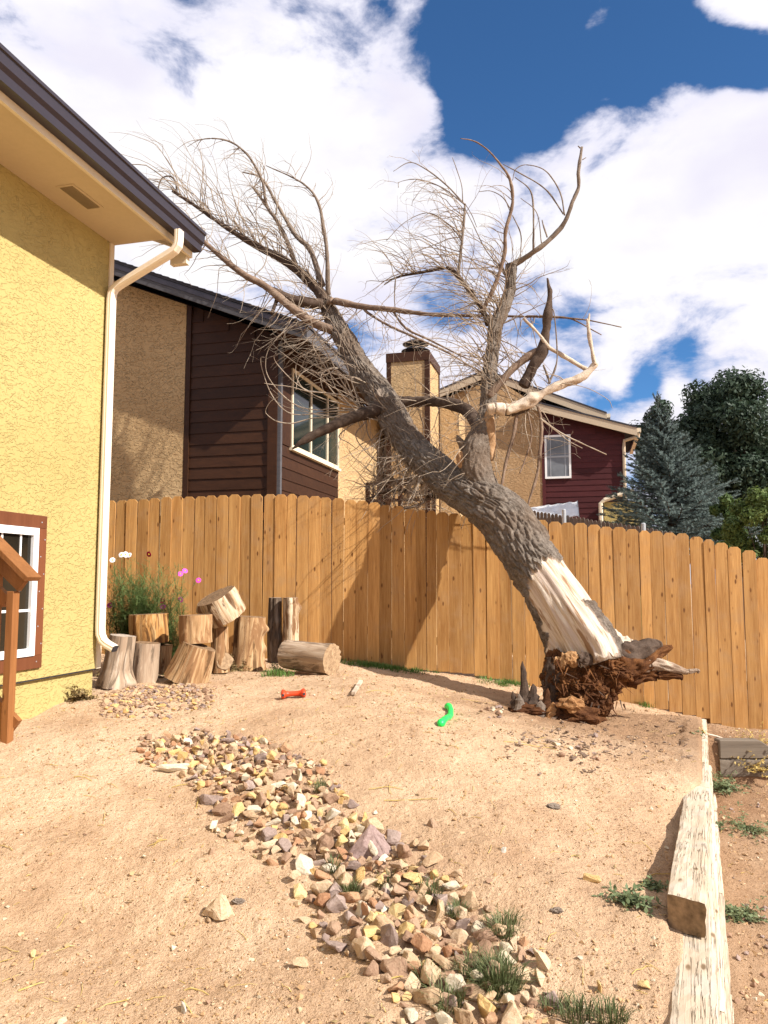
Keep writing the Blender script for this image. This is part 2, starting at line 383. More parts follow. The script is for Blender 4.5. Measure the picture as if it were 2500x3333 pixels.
# ------------------------------------------------------------------ mesh helpers
def tag(o, label=None, cat=None, group=None, kind=None):
    if label: o['label'] = label
    if cat: o['category'] = cat
    if group: o['group'] = group
    if kind: o['kind'] = kind
    return o
def origin_of(o):
    v = Vector(o.location); p = o.parent
    while p: v += Vector(p.location); p = p.parent
    return v
def empty(name, loc, label, cat, group=None):
    o = bpy.data.objects.new(name, None); C.objects.link(o); o.location = loc; o.empty_display_size = .1
    return tag(o, label, cat, group)
class MB:
    def __init__(s): s.v = []; s.f = []; s.at = {}
    def add(s, vs, fs):
        k = len(s.v); s.v += [tuple(v) for v in vs]; s.f += [tuple(i + k for i in f) for f in fs]
        return s
    def box(s, c, hx, hy, hz, X=Vector((1, 0, 0)), Y=Vector((0, 1, 0)), Z=Vector((0, 0, 1))):
        c = Vector(c); vs = [c + X * (hx * i) + Y * (hy * j) + Z * (hz * k) for i in (-1, 1) for j in (-1, 1) for k in (-1, 1)]
        return s.add(vs, [(0, 1, 3, 2), (4, 6, 7, 5), (0, 4, 5, 1), (2, 3, 7, 6), (0, 2, 6, 4), (1, 5, 7, 3)])
    def beam(s, p0, p1, wd, th, up=Vector((0, 0, 1))):
        p0, p1 = Vector(p0), Vector(p1); d = (p1 - p0); L = d.length; d.normalize()
        sx = d.cross(up).normalized(); u = sx.cross(d)
        return s.box((p0 + p1) / 2, L / 2, wd / 2, th / 2, d, sx, u)
    def prism(s, poly, ext):
        n = len(poly); ext = Vector(ext); a = [Vector(p) for p in poly]
        return s.add(a + [p + ext for p in a], [tuple(range(n))[::-1], tuple(range(n, 2 * n))] + [(i, (i + 1) % n, n + (i + 1) % n, n + i) for i in range(n)])
    def tube(s, pts, rad, n=6, cap=True):
        pts = [Vector(p) for p in pts]; m = len(pts)
        T0 = (pts[1] - pts[0]).normalized()
        nrm = T0.orthogonal().normalized(); vs = []; fs = []
        for i, p in enumerate(pts):
            t = (pts[min(i + 1, m - 1)] - pts[max(i - 1, 0)]).normalized()
            nrm = (nrm - t * nrm.dot(t)).normalized(); b = t.cross(nrm)
            r = rad[i] if hasattr(rad, '__len__') else rad
            for k in range(n):
                a = 2 * math.pi * k / n; vs.append(p + (nrm * math.cos(a) + b * math.sin(a)) * r)
        for i in range(m - 1):
            for k in range(n):
                fs.append((i * n + k, i * n + (k + 1) % n, (i + 1) * n + (k + 1) % n, (i + 1) * n + k))
        if cap: fs += [tuple(range(n))[::-1], tuple(range((m - 1) * n, m * n))]
        return s.add(vs, fs)
    def build(s, name, mat, parent=None, loc=None, smooth=False, kind=None, label=None):
        o0 = Vector(loc) if loc is not None else Vector((0, 0, 0))
        if parent is not None:
            par = origin_of(parent); base = o0 if loc is not None else par
        else: base = o0
        me = bpy.data.meshes.new(name)
        me.from_pydata([(v[0] - base.x, v[1] - base.y, v[2] - base.z) for v in s.v], [], s.f)
        if mat: me.materials.append(mat)
        if smooth: me.polygons.foreach_set('use_smooth', [True] * len(me.polygons))
        for k, vals in s.at.items():
            a = me.attributes.new(k, 'FLOAT', 'POINT'); a.data.foreach_set('value', np.array(vals, dtype=np.float32))
        me.update()
        o = bpy.data.objects.new(name, me); C.objects.link(o)
        if parent is not None: o.parent = parent; o.location = base - par
        else: o.location = base
        if kind: o['kind'] = kind
        if label: o['label'] = label
        return o
def bevel(o, wd=.003, seg=1):
    md = o.modifiers.new('bevel', 'BEVEL'); md.width = wd; md.segments = seg; md.limit_method = 'ANGLE'
    return o
def _h(ix, iy, seed):
    n = (ix * 374761393 + iy * 668265263 + seed * 974634777).astype(np.int64) & 0x7fffffff
    n = ((n ^ (n >> 13)) * 1274126177) & 0x7fffffff
    return ((n ^ (n >> 16)) & 0xffff) / 65535.0
def vnoise(x, y, seed=0):
    x = np.asarray(x, float); y = np.asarray(y, float)
    ix = np.floor(x).astype(np.int64); iy = np.floor(y).astype(np.int64); fx = x - ix; fy = y - iy
    fx = fx * fx * (3 - 2 * fx); fy = fy * fy * (3 - 2 * fy)
    a = _h(ix, iy, seed); b = _h(ix + 1, iy, seed); c = _h(ix, iy + 1, seed); d = _h(ix + 1, iy + 1, seed)
    return (a * (1 - fx) + b * fx) * (1 - fy) + (c * (1 - fx) + d * fx) * fy - .5
def fbm(x, y, oct=4, seed=0, g=.5):
    t = 0; a = 1
    for k in range(oct): t = t + a * vnoise(np.asarray(x) * 2 ** k, np.asarray(y) * 2 ** k, seed + k); a *= g
    return t
def sstep(x, a, b):
    t = np.clip((np.asarray(x, float) - a) / (b - a), 0, 1); return t * t * (3 - 2 * t)

# ------------------------------------------------------------------ ground
def xt(Y): return 1.358 + .41 * (np.asarray(Y, float) - 3.3)       # outer edge of the timber edging
ZT = EYE.z - 1.47                                                    # top of the edging timbers
def G0(x, y):
    x = np.asarray(x, float); y = np.asarray(y, float)
    ramp = np.interp(y, [-3, 2.4, 3.3, 4.2, 5.2, 6.2, 7.2, 9.0, 12], [-1.56, -1.53, -1.45, -1.24, -1.03, -.92, -.88, -.88, -.88])
    xe = xt(y) - np.interp(y, [5, 5.4], [.16, .05]); x0 = np.interp(y, [3, 4, 6, 9], [.9, .5, .1, -.9])
    tt = np.clip((x - x0) / np.maximum(xe - x0, .2), 0, 1.2)
    edge = np.interp(y, [2, 3.4, 4.6, 5.1, 5.5, 7.6, 7.8, 8.4], [-1.50, -1.47, -1.44, -1.33, -1.295, -1.30, -1.36, -1.46])
    pw = np.interp(y, [4.5, 6, 7.5, 8.7], [1.25, .8, .65, 1.35])
    z = ramp + (edge - ramp) * np.power(tt, pw)
    z = z - .07 * np.exp(-(((x - 1.80) / .55) ** 2 + ((y - 7.25) / .42) ** 2))      # hollow where the root tore out
    # lower ground outside the edging
    low = np.interp(y, [0, 3, 5, 6.9, 7.0, 7.03, 7.3, 8.2, 9, 12], [-2.0, -1.97, -1.85, -1.74, -1.74, -1.405, -1.41, -1.52, -1.56, -1.6])
    low = low - .09 * np.clip(x - xt(y) - .1, 0, 3)
    k0 = np.interp(y, [5.1, 5.35, 7.7, 7.8], [-.13, -.045, -.045, -.10]); k = sstep(x, xt(y) + k0, xt(y) + k0 + np.interp(y, [5.1, 5.35, 7.7, 7.8], [.08, .03, .03, .08]))
    return EYE.z + z * (1 - k) + low * k
def G(x, y):
    x = np.asarray(x, float); y = np.asarray(y, float)
    n = .05 * fbm(x * .9, y * .9, 2, 3) + .03 * fbm(x * 3.1, y * 3.1, 3, 11) + .011 * fbm(x * 17, y * 17, 3, 21) + .008 * fbm(x * 55, y * 55, 2, 31)
    n = n * (1 + 1.5 * np.exp(-(((x - 2.1) / .8) ** 2 + ((y - 6.9) / .6) ** 2)))
    n = n * np.where((x > xt(y) - .2) & (x < xt(y) + .02), .25, 1.0)
    return G0(x, y) + n
def gz(x, y): return float(G(x, y))
_YS = np.arange(1.2, 12, .01)
def ground_pt(px, py):
    d = ray(px, py); z = EYE.z + d.z * _YS
    b = z < G0(d.x * _YS, _YS); k = int(np.argmax(b)) if b.any() else len(_YS) - 1
    p = EYE + d * float(_YS[k]); p.z = gz(p.x, p.y); return p

def build_ground():
    ny, nx = 640, 600
    k = np.linspace(0, 1, ny); Y = -1.5 + 11.1 * (k * .35 + .65 * k ** 1.6)
    u = np.linspace(-.78, .78, nx)
    YY = np.repeat(Y[:, None], nx, 1); XX = u[None, :] * (YY + 3.2)
    ZZ = G(XX, YY)
    co = np.stack([XX, YY, ZZ], -1).reshape(-1, 3)
    i = np.arange(ny - 1)[:, None] * nx + np.arange(nx - 1)[None, :]
    q = np.stack([i, i + 1, i + nx + 1, i + nx], -1).reshape(-1, 4)
    me = bpy.data.meshes.new('ground'); me.vertices.add(len(co)); me.vertices.foreach_set('co', co.ravel())
    me.loops.add(q.size); me.loops.foreach_set('vertex_index', q.ravel().astype(np.int32))
    me.polygons.add(len(q)); me.polygons.foreach_set('loop_start', (np.arange(len(q)) * 4).astype(np.int32))
    me.polygons.foreach_set('use_smooth', np.ones(len(q), bool))
    me.update(calc_edges=True); me.validate()
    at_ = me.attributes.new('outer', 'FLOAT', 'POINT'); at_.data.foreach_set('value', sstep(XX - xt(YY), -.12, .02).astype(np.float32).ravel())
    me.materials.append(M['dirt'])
    o = bpy.data.objects.new('ground', me); C.objects.link(o); o['kind'] = 'structure'; o['label'] = 'bare sandy dirt yard sloping up towards the fence'
build_ground()
mb = MB(); mb.add([(-900, -900, -.75), (900, -900, -.75), (900, 900, -.75), (-900, 900, -.75)], [(0, 1, 2, 3)])
o = mb.build('far_ground', M['dirt']); o['kind'] = 'structure'

# ------------------------------------------------------------------ house frames
AH = R(-14.6)
E1 = Vector((math.cos(AH), math.sin(AH), 0)); E2 = Vector((-math.sin(AH), math.cos(AH), 0)); ZV = Vector((0, 0, 1))
class Frame:
    def __init__(s, O): s.O = Vector(O)
    def p(s, a, b, z): return Vector((s.O.x, s.O.y, 0)) + E1 * a + E2 * b + ZV * z
    def _hit(s, px, py, nrm, P):
        d = ray(px, py); t = (P - EYE).dot(nrm) / d.dot(nrm); return EYE + d * t
    def on_a(s, px, py, a=0.):
        h = s._hit(px, py, E1, s.p(a, 0, 0)); return (h - s.O).dot(E2), h.z
    def on_b(s, px, py, b=0.):
        h = s._hit(px, py, E2, s.p(0, b, 0)); return (h - s.O).dot(E1), h.z
    def on_z(s, px, py, z):
        h = s._hit(px, py, ZV, Vector((0, 0, z))); return (h - s.O).dot(E1), (h - s.O).dot(E2)
    def box(s, mb, a0, a1, b0, b1, z0, z1):
        return mb.box(s.p((a0 + a1) / 2, (b0 + b1) / 2, (z0 + z1) / 2), abs(a1 - a0) / 2, abs(b1 - b0) / 2, abs(z1 - z0) / 2, E1, E2, ZV)

# ------------------------------------------------------------------ the yellow house on the left
def yellow_house():
    c = at(350, 1300, 6.5); Fh = Frame((c.x, c.y, 0))
    root = empty('stucco_house', Fh.p(0, 0, .6), 'yellow stucco house with brown gutter and downpipe at the side of the yard', 'house')
    _, zs = Fh.on_a(365, 795)                         # soffit height, read at the wall corner
    zb = Fh.on_a(312, 2175)[1]                        # drip line of the stucco
    mb = MB(); Fh.box(mb, -7, 0, -9, 0, zb, zs + .25); wall = mb.build('wall', M['stucco_yellow'], root)
    mb = MB(); Fh.box(mb, -6.98, -.035, -8.98, -.03, -.6, zb - .012); mb.build('foundation', M['stucco_yellow'], root)
    mb = MB(); Fh.box(mb, -.03, -.004, -9, .0, zb - .011, zb - .001); mb.build('drip_edge', M['metal_dark'], root)
    mb = MB(); Fh.box(mb, -.05, .012, -.045, .014, zb - .002, zs - .002); mb.build('corner_trim', M['cream_trim'], root)
    # roof: soffit, fascia, gutter, sloping slab
    ov = .55
    mb = MB(); Fh.box(mb, .003, ov, -9, .02, zs, zs + .02); sof = mb.build('soffit', M['soffit'], root)
    mb = MB(); Fh.box(mb, ov + .001, ov + .028, -9, .36, zs - .035, zs + .19); mb.build('fascia', M['cream_trim'], root)
    mb = MB(); Fh.box(mb, ov - .16, ov + .0, .30, .36, zs - .10, zs + .12); mb.build('eave_return', M['cream_trim'], root)
    sl = .42
    mb = MB()
    prof = [(ov + .10, zs + .20), (ov + .10, zs + .235), (-3.2, zs + .235 + sl * (ov + 3.3)), (-3.2, zs + .06 + sl * (ov + 3.3)), (-.2, zs + .13 + sl * .0), (ov, zs + .10)]
    prof = [(ov + .06, zs + .205), (ov + .06, zs + .235), (-3.4, zs + .235 + sl * (ov + 3.46)), (-3.4, zs + .19 + sl * (ov + 3.46))]
    mb.prism([Fh.p(a, -9, z) for a, z in prof], E2 * 9.42); mb.build('roof', M['shingle'], root)
    mb = MB(); mb.prism([Fh.p(a, .36, z) for a, z in [(ov, zs + .02), (ov, zs + .19), (-3.4, zs + .19 + sl * 4.0), (-3.4, zs + .02 + sl * 4.0)]], E2 * .03)
    mb.build('rake_board', M['cream_trim'], root)
    mb = MB(); mb.prism([Fh.p(a, .021, z) for a, z in [(ov - .02, zs + .05), (ov - .02, zs + .07), (-3.4, zs + .07 + sl * 3.98), (-3.4, zs + .05 + sl * 3.98)]], E2 * .335)
    mb.build('rake_soffit', M['beige_trim'], root)
    g0 = ov + .030
    gp = [(g0, zs + .195), (g0, zs + .02), (g0 + .075, zs + .02), (g0 + .082, zs + .075), (g0 + .105, zs + .10), (g0 + .112, zs + .165), (g0 + .125, zs + .17), (g0 + .125, zs + .195), (g0 + .108, zs + .195), (g0 + .098, zs + .18), (g0 + .09, zs + .11), (g0 + .066, zs + .08), (g0 + .06, zs + .035), (g0 + .012, zs + .035), (g0 + .012, zs + .195)]
    mb = MB(); mb.prism([Fh.p(a, -9, z) for a, z in gp], E2 * 9.37); gut = mb.build('gutter', M['gutter_brown'], root)
    mb = MB(); mb.prism([Fh.p(a, .372, z) for a, z in gp[:8]], E2 * .004); mb.build('end_cap', M['gutter_brown'], gut)
    # downpipe
    def sec(pts, hx, hy):
        m = MB(); n = len(pts); vs = []; fs = []
        for i, (a, b, z) in enumerate(pts):
            t = (Vector(pts[min(i + 1, n - 1)]) - Vector(pts[max(i - 1, 0)])).normalized()
            bb = Vector((0, 1, 0)); aa = bb.cross(t).normalized(); bb = t.cross(aa)
            for k in range(16):
                ang = k * math.pi / 8 + math.pi / 16
                cx, cy = math.cos(ang), math.sin(ang)
                mxx = max(abs(cx), abs(cy)); cx, cy = cx / mxx, cy / mxx
                rib = 1 - .05 * (k % 2)
                q = Vector((a, b, z)) + aa * (cx * hx * rib) + bb * (cy * hy * rib); vs.append(Fh.p(*q))
        for i in range(n - 1):
            for k in range(16): fs.append((i * 16 + k, i * 16 + (k + 1) % 16, (i + 1) * 16 + (k + 1) % 16, (i + 1) * 16 + k))
        m.add(vs, fs); return m
    za = zs - .02
    bt = Fh.on_a(325, 2075)[1]
    path = [(.68, -.06, zs + .018), (.68, -.06, zs - .07), (.672, -.06, zs - .115), (.645, -.06, zs - .15), (.60, -.06, zs - .175), (.12, -.06, zs - .40), (.075, -.06, zs - .43), (.052, -.06, zs - .47), (.047, -.06, zs - .53), (.045, -.06, bt + .09), (.05, -.06, bt + .03), (.075, -.06, bt - .02), (.115, -.06, bt - .05), (.19, -.06, bt - .085)]
    dp = sec(path, .030, .042).build('downpipe', M['pipe_white'], root)
    mb = MB(); q0 = Fh.p(.191, -.06, bt - .0855)
    d = (E1 * .075 + ZV * -.035).normalized(); mb.box(q0, .002, .036, .024, d, E2, d.cross(E2)); mb.build('pipe_mouth', M['metal_dark'], dp)
    # soffit vent
    a0, b0 = Fh.on_z(200, 608, zs); a1, b1 = Fh.on_z(320, 672, zs)
    ca, cb = (a0 + a1) / 2, (b0 + b1) / 2; hb = abs(b1 - b0) / 2; ha = .055
    mb = MB(); Fh.box(mb, ca - ha - .02, ca + ha + .02, cb - hb - .02, cb + hb + .02, zs - .006, zs - .001); vt = mb.build('soffit_vent', M['soffit'], root)
    mb = MB(); Fh.box(mb, ca - ha, ca + ha, cb - hb, cb + hb, zs - .0085, zs - .0065); mb.build('vent_screen', M['vent'], vt)
    nsl = 9
    for k in range(nsl):
        aa = ca - ha + (k + .5) * 2 * ha / nsl
        mb = MB(); Fh.box(mb, aa - .002, aa + .002, cb - hb, cb + hb, zs - .014, zs - .0088); mb.build('slat', M['vent'], vt)
    # window
    bR, zT = Fh.on_a(147, 1681); _, zB = Fh.on_a(130, 2172); bL = bR - 1.25
    tw = .095
    wn = empty('window', Fh.p(0, (bL + bR) / 2, zB), None, None); wn.parent = root; wn.location = Fh.p(0, (bL + bR) / 2, zB) - root.location
    for (x0, x1, y0, y1) in ((bL, bR, zT - tw, zT), (bL, bR, zB, zB + tw), (bL, bL + tw, zB + tw + .001, zT - tw - .001), (bR - tw, bR, zB + tw + .001, zT - tw - .001)):
        mb = MB(); Fh.box(mb, .003, .022, x0, x1, y0, y1); bevel(mb.build('trim_board', M['trim_brown'], wn, loc=Fh.p(.01, (x0 + x1) / 2, (y0 + y1) / 2)), .002)
    i0, i1, j0, j1 = bL + tw + .002, bR - tw - .002, zB + tw + .002, zT - tw - .002; fw = .055
    mb = MB()
    for (x0, x1, y0, y1) in ((i0, i1, j1 - fw, j1), (i0, i1, j0, j0 + fw), (i0, i0 + fw, j0 + fw, j1 - fw), (i1 - fw, i1, j0 + fw, j1 - fw), ((i0 + i1) / 2 - .03, (i0 + i1) / 2 + .03, j0 + fw, j1 - fw)):
        Fh.box(mb, .002, .034, x0, x1, y0, y1)
    mb.build('frame', M['vinyl_white'], wn)
    mb = MB(); Fh.box(mb, .003, .008, i0 + fw, i1 - fw, j0 + fw, j1 - fw); mb.build('pane', M['glass_dark'], wn)
    ww = i1 - fw - (i0 + i1) / 2 - .03
    for kk in (1, 2):
        zz = j0 + fw + (j1 - j0 - 2 * fw) * kk / 3
        mb = MB(); Fh.box(mb, .0085, .014, i0 + fw, i1 - fw, zz - .009, zz + .009); mb.build('muntin', M['vinyl_white'], wn)
    for kk in (.33, .75):
        bb = (i0 + i1) / 2 + .03 + ww * kk
        mb = MB(); Fh.box(mb, .0086, .0145, bb - .008, bb + .008, j0 + fw, j1 - fw); mb.build('muntin', M['vinyl_white'], wn)
    for k in range(9):
        for bb in (bR - .02, ) if k % 2 else (bR - .06,):
            mb = MB(); zz = zB + .05 + k * (zT - zB - .1) / 8; mb.tube([Fh.p(.021, bb, zz), Fh.p(.0245, bb, zz)], .005, 8); mb.build('screw_head', M['metal_grey'], wn)
    return Fh
FH = yellow_house()

# ------------------------------------------------------------------ neighbouring house behind the fence
def lap_boards(Fr, root, mat, lo, hi, z0, zmax, exposure, axis, plane, outward, zlim=None, name='siding_board'):
    z = z0
    while z < zmax:
        z1 = min(z + exposure, zmax)
        x0, x1 = lo, hi
        if zlim: x1 = min(hi, zlim(z1))
        if x1 - x0 > .05:
            sgn = outward; t0, t1 = .022, .006
            def P(x, o, zz): return Fr.p(x, plane + sgn * o, zz) if axis == 'a' else Fr.p(plane + sgn * o, x, zz)
            mb = MB()
            mb.add([P(x0, 0.001, z), P(x0, t0, z), P(x0, t1, z1 + .02), P(x0, .001, z1 + .02), P(x1, .001, z), P(x1, t0, z), P(x1, t1, z1 + .02), P(x1, .001, z1 + .02)],
                   [(0, 3, 2, 1), (4, 5, 6, 7), (1, 2, 6, 5), (0, 1, 5, 4), (3, 7, 6, 2)])
            o = mb.build(name, mat, root, loc=P(x0, 0, z))
            o.data.transform(Matrix.Rotation(0, 4, 'Z'))
        z = z1
def house_a():
    c = at(897, 1500, 12.2); Fa = Frame((c.x, c.y, 0))
    root = empty('stucco_house', Fa.p(-2, 2, .2), 'tan stucco house with dark brown siding behind the fence, under the fallen tree', 'house')
    on = lambda px, py, b=0: Fa.on_b(px, py, b)
    oh = .54
    aL, zL = Fa.on_b(367, 848, -oh); aR, zR = Fa.on_b(999, 1056, -oh); slope = (zR - zL) / (aR - aL)
    ztop = lambda a: zL + (a - aL) * slope
    fh = .235                                              # fascia depth
    a_div = on(605, 1300)[0]; aLL = aL - 2.2
    body = MB()
    body.prism([Fa.p(aLL, .01, -.8), Fa.p(-.004, .01, -.8), Fa.p(-.004, .01, ztop(0) - fh + .02), Fa.p(aLL, .01, ztop(aLL) - fh + .02)], E2 * 6.2)
    body.build('wall', M['siding_brown'], root)
    mb = MB(); mb.prism([Fa.p(aLL, -.03, -.8), Fa.p(a_div - .01, -.03, -.8), Fa.p(a_div - .01, -.03, ztop(a_div) - fh), Fa.p(aLL, -.03, ztop(aLL) - fh)], E2 * .039)
    mb.build('stucco_panel', M['stucco_tan'], root)
    t = .085
    mb = MB(); mb.prism([Fa.p(a_div, -.035, -.8), Fa.p(a_div + t, -.035, -.8), Fa.p(a_div + t, -.035, ztop(a_div + t) - fh), Fa.p(a_div, -.035, ztop(a_div) - fh)], E2 * .043); mb.build('corner_board', M['siding_brown'], root)
    mb = MB(); Fa.box(mb, -.13, .03, -.035, .009, -.8, ztop(0) - fh); mb.build('corner_board', M['siding_brown'], root)
    lap_boards(Fa, root, M['siding_brown'], a_div + t + .001, -.131, .25, ztop(a_div) - fh, .190, 'a', .009, -1, lambda z: (z - zL + fh) / slope + aL if True else 9)
    # receding wall with the window, then stucco
    bE = Fa.on_a(1098, 1560)[0]; bEnd = Fa.on_a(1243, 1560)[0]
    Fa_z = ztop(0) - fh - .15
    lap_boards(Fa, root, M['siding_brown'], .04, bE, .25, Fa.on_a(949, 1459)[1], .19, 'b', -.003, 1)
    mb = MB(); Fa.box(mb, -.02, .022, .011, Fa.on_a(946, 1198)[0] - .002, Fa.on_a(949, 1459)[1], Fa_z); mb.build('siding_panel', M['siding_brown'], root)
    mb = MB(); Fa.box(mb, -.02, .020, bE + .001, bEnd, -.8, Fa_z); mb.build('stucco_panel', M['stucco_tan'], root)
    mb = MB(); Fa.box(mb, -.03, .035, bEnd + .001, bEnd + .15, -.8, Fa_z); mb.build('corner_board', M['siding_brown'], root)
    b0 = Fa.on_a(946, 1198)[0]; b1 = bE - .03; z0 = Fa.on_a(949, 1459)[1]; z1 = Fa.on_a(946, 1198)[1]
    wn = empty('window', Fa.p(0, (b0 + b1) / 2, z0), None, None); wn.parent = root; wn.location = Fa.p(0, (b0 + b1) / 2, z0) - root.location
    fw = .05; mb = MB()
    for (x0, x1, y0, y1) in ((b0, b1, z1 - fw, z1), (b0, b1, z0, z0 + fw), (b0, b0 + fw, z0 + fw, z1 - fw), (b1 - fw, b1, z0 + fw, z1 - fw), (b0 + (b1 - b0) * .36, b0 + (b1 - b0) * .36 + .05, z0 + fw, z1 - fw), (b0 + (b1 - b0) * .72, b0 + (b1 - b0) * .72 + .05, z0 + fw, z1 - fw)):
        Fa.box(mb, -.01, .045, x0, x1, y0, y1)
    mb.build('frame', M['cream_trim'], wn)
    mb = MB(); Fa.box(mb, -.008, .02, b0 + fw, b1 - fw, z0 + fw, z1 - fw); mb.build('pane', M['glass_green'], wn)
    mb = MB(); Fa.box(mb, .0, .08, b0 - .03, b1 + .03, z0 - .05, z0 - .002); mb.build('sill', M['cream_trim'], wn)
    # roof
    aRR = aR
    mb = MB(); mb.prism([Fa.p(aLL, -oh - .02, ztop(aLL) - .03), Fa.p(aRR + .02, -oh - .02, ztop(aRR) - .03), Fa.p(aRR + .02, -oh - .02, ztop(aRR) + .012), Fa.p(aLL, -oh - .02, ztop(aLL) + .012)], E2 * 7.2)
    rf = mb.build('roof', M['shingle'], root)
    # shingle course edges along the rake
    n = 26
    for k in range(n):
        a = aL + (aRR - aL) * (k + .5) / n; L = (aRR - aL) / n
        mb = MB(); mb.prism([Fa.p(a - L * .5, -oh - .028, ztop(a - L * .5) + .014), Fa.p(a + L * .52, -oh - .028, ztop(a + L * .52) + .012), Fa.p(a + L * .52, -oh - .028, ztop(a + L * .52) + .030), Fa.p(a - L * .5, -oh - .028, ztop(a - L * .5) + .018)], E2 * 1.0); mb.build('shingle', M['shingle'], rf)
    mb = MB(); mb.prism([Fa.p(aLL, -oh, ztop(aLL) - fh), Fa.p(aRR, -oh, ztop(aRR) - fh), Fa.p(aRR, -oh, ztop(aRR) - .032), Fa.p(aLL, -oh, ztop(aLL) - .032)], E2 * .04); mb.build('fascia', M['fascia_grey'], root)
    mb = MB(); mb.prism([Fa.p(aLL, -oh - .012, ztop(aLL) - .12), Fa.p(aRR - .01, -oh - .012, ztop(aRR) - .12), Fa.p(aRR - .01, -oh - .012, ztop(aRR) - .032), Fa.p(aLL, -oh - .012, ztop(aLL) - .032)], E2 * .011); mb.build('drip_edge', M['gutter_brown'], root)
    mb = MB(); mb.prism([Fa.p(-.001 + .03, -oh + .041, ztop(.03) - fh + .01), Fa.p(aRR, -oh + .041, ztop(aRR) - fh + .01), Fa.p(aRR, -oh + .041, ztop(aRR) - fh + .03), Fa.p(.03, -oh + .041, ztop(.03) - fh + .03)], E2 * 6.7); mb.build('soffit', M['siding_brown'], root)
    mb = MB(); Fa.box(mb, aRR - .03, aRR, -oh + .041, 6.4, ztop(aRR) - fh, ztop(aRR) - .032); mb.build('fascia', M['fascia_grey'], root)
    # downpipe at the corner
    mb = MB(); Fa.box(mb, .032, .09, -.02, .05, -.8, ztop(0) - fh - .1); mb.build('downpipe', M['fascia_grey'], root)
    # chimney
    cf = at(1261, 1150, 18.0); Fc = Frame((cf.x, cf.y, 0))
    aw = Fc.on_b(1395, 1250)[0]; zt = Fc.on_b(1261, 1152)[1]; bd = Fc.on_a(1437, 1200, 0)[0] if False else 1.35
    ch = empty('chimney', Fc.p(aw / 2, bd / 2, zt), None, None); ch.parent = root; ch.location = Fc.p(aw / 2, bd / 2, zt) - root.location
    mb = MB(); Fc.box(mb, .0, aw, 0, bd, -.8, zt - .02); mb.build('shaft', M['stucco_tan'], ch)
    mb = MB()
    Fc.box(mb, -.03, aw + .03, -.03, bd + .03, zt - .22, zt); mb.build('crown_band', M['siding_brown'], ch)
    for (x0, x1, y0, y1) in ((-.02, .09, -.02, .09), (aw - .09, aw + .02, -.02, .09), (aw - .09, aw + .02, bd - .09, bd + .02)):
        mb = MB(); Fc.box(mb, x0, x1, y0, y1, -.8, zt - .221); mb.build('corner_board', M['siding_brown'], ch)
    cp = Fc.p(aw * .55, bd * .5, zt)
    mb = MB(); mb.tube([cp, cp + ZV * .16], [.2, .2], 16); mb.build('flue', M['trim_brown'], ch)
    for h, r in ((.16, .36), (.34, .33)):
        mb = MB(); mb.tube([cp + ZV * (h + .001), cp + ZV * (h + .05), cp + ZV * (h + .06), cp + ZV * (h + .15)], [r * .6, r, r, r * .5], 18); mb.build('flue_cap', M['metal_dark'], ch, smooth=False)
    # set-back stucco wall right of the chimney
    mb = MB(); Fc.box(mb, -2.2, 1.5, bd, bd + 1, -.8, Fc.on_b(1400, 1330, bd)[1]); mb.build('rear_wall', M['stucco_tan'], root)
    return Fa
FA = house_a()

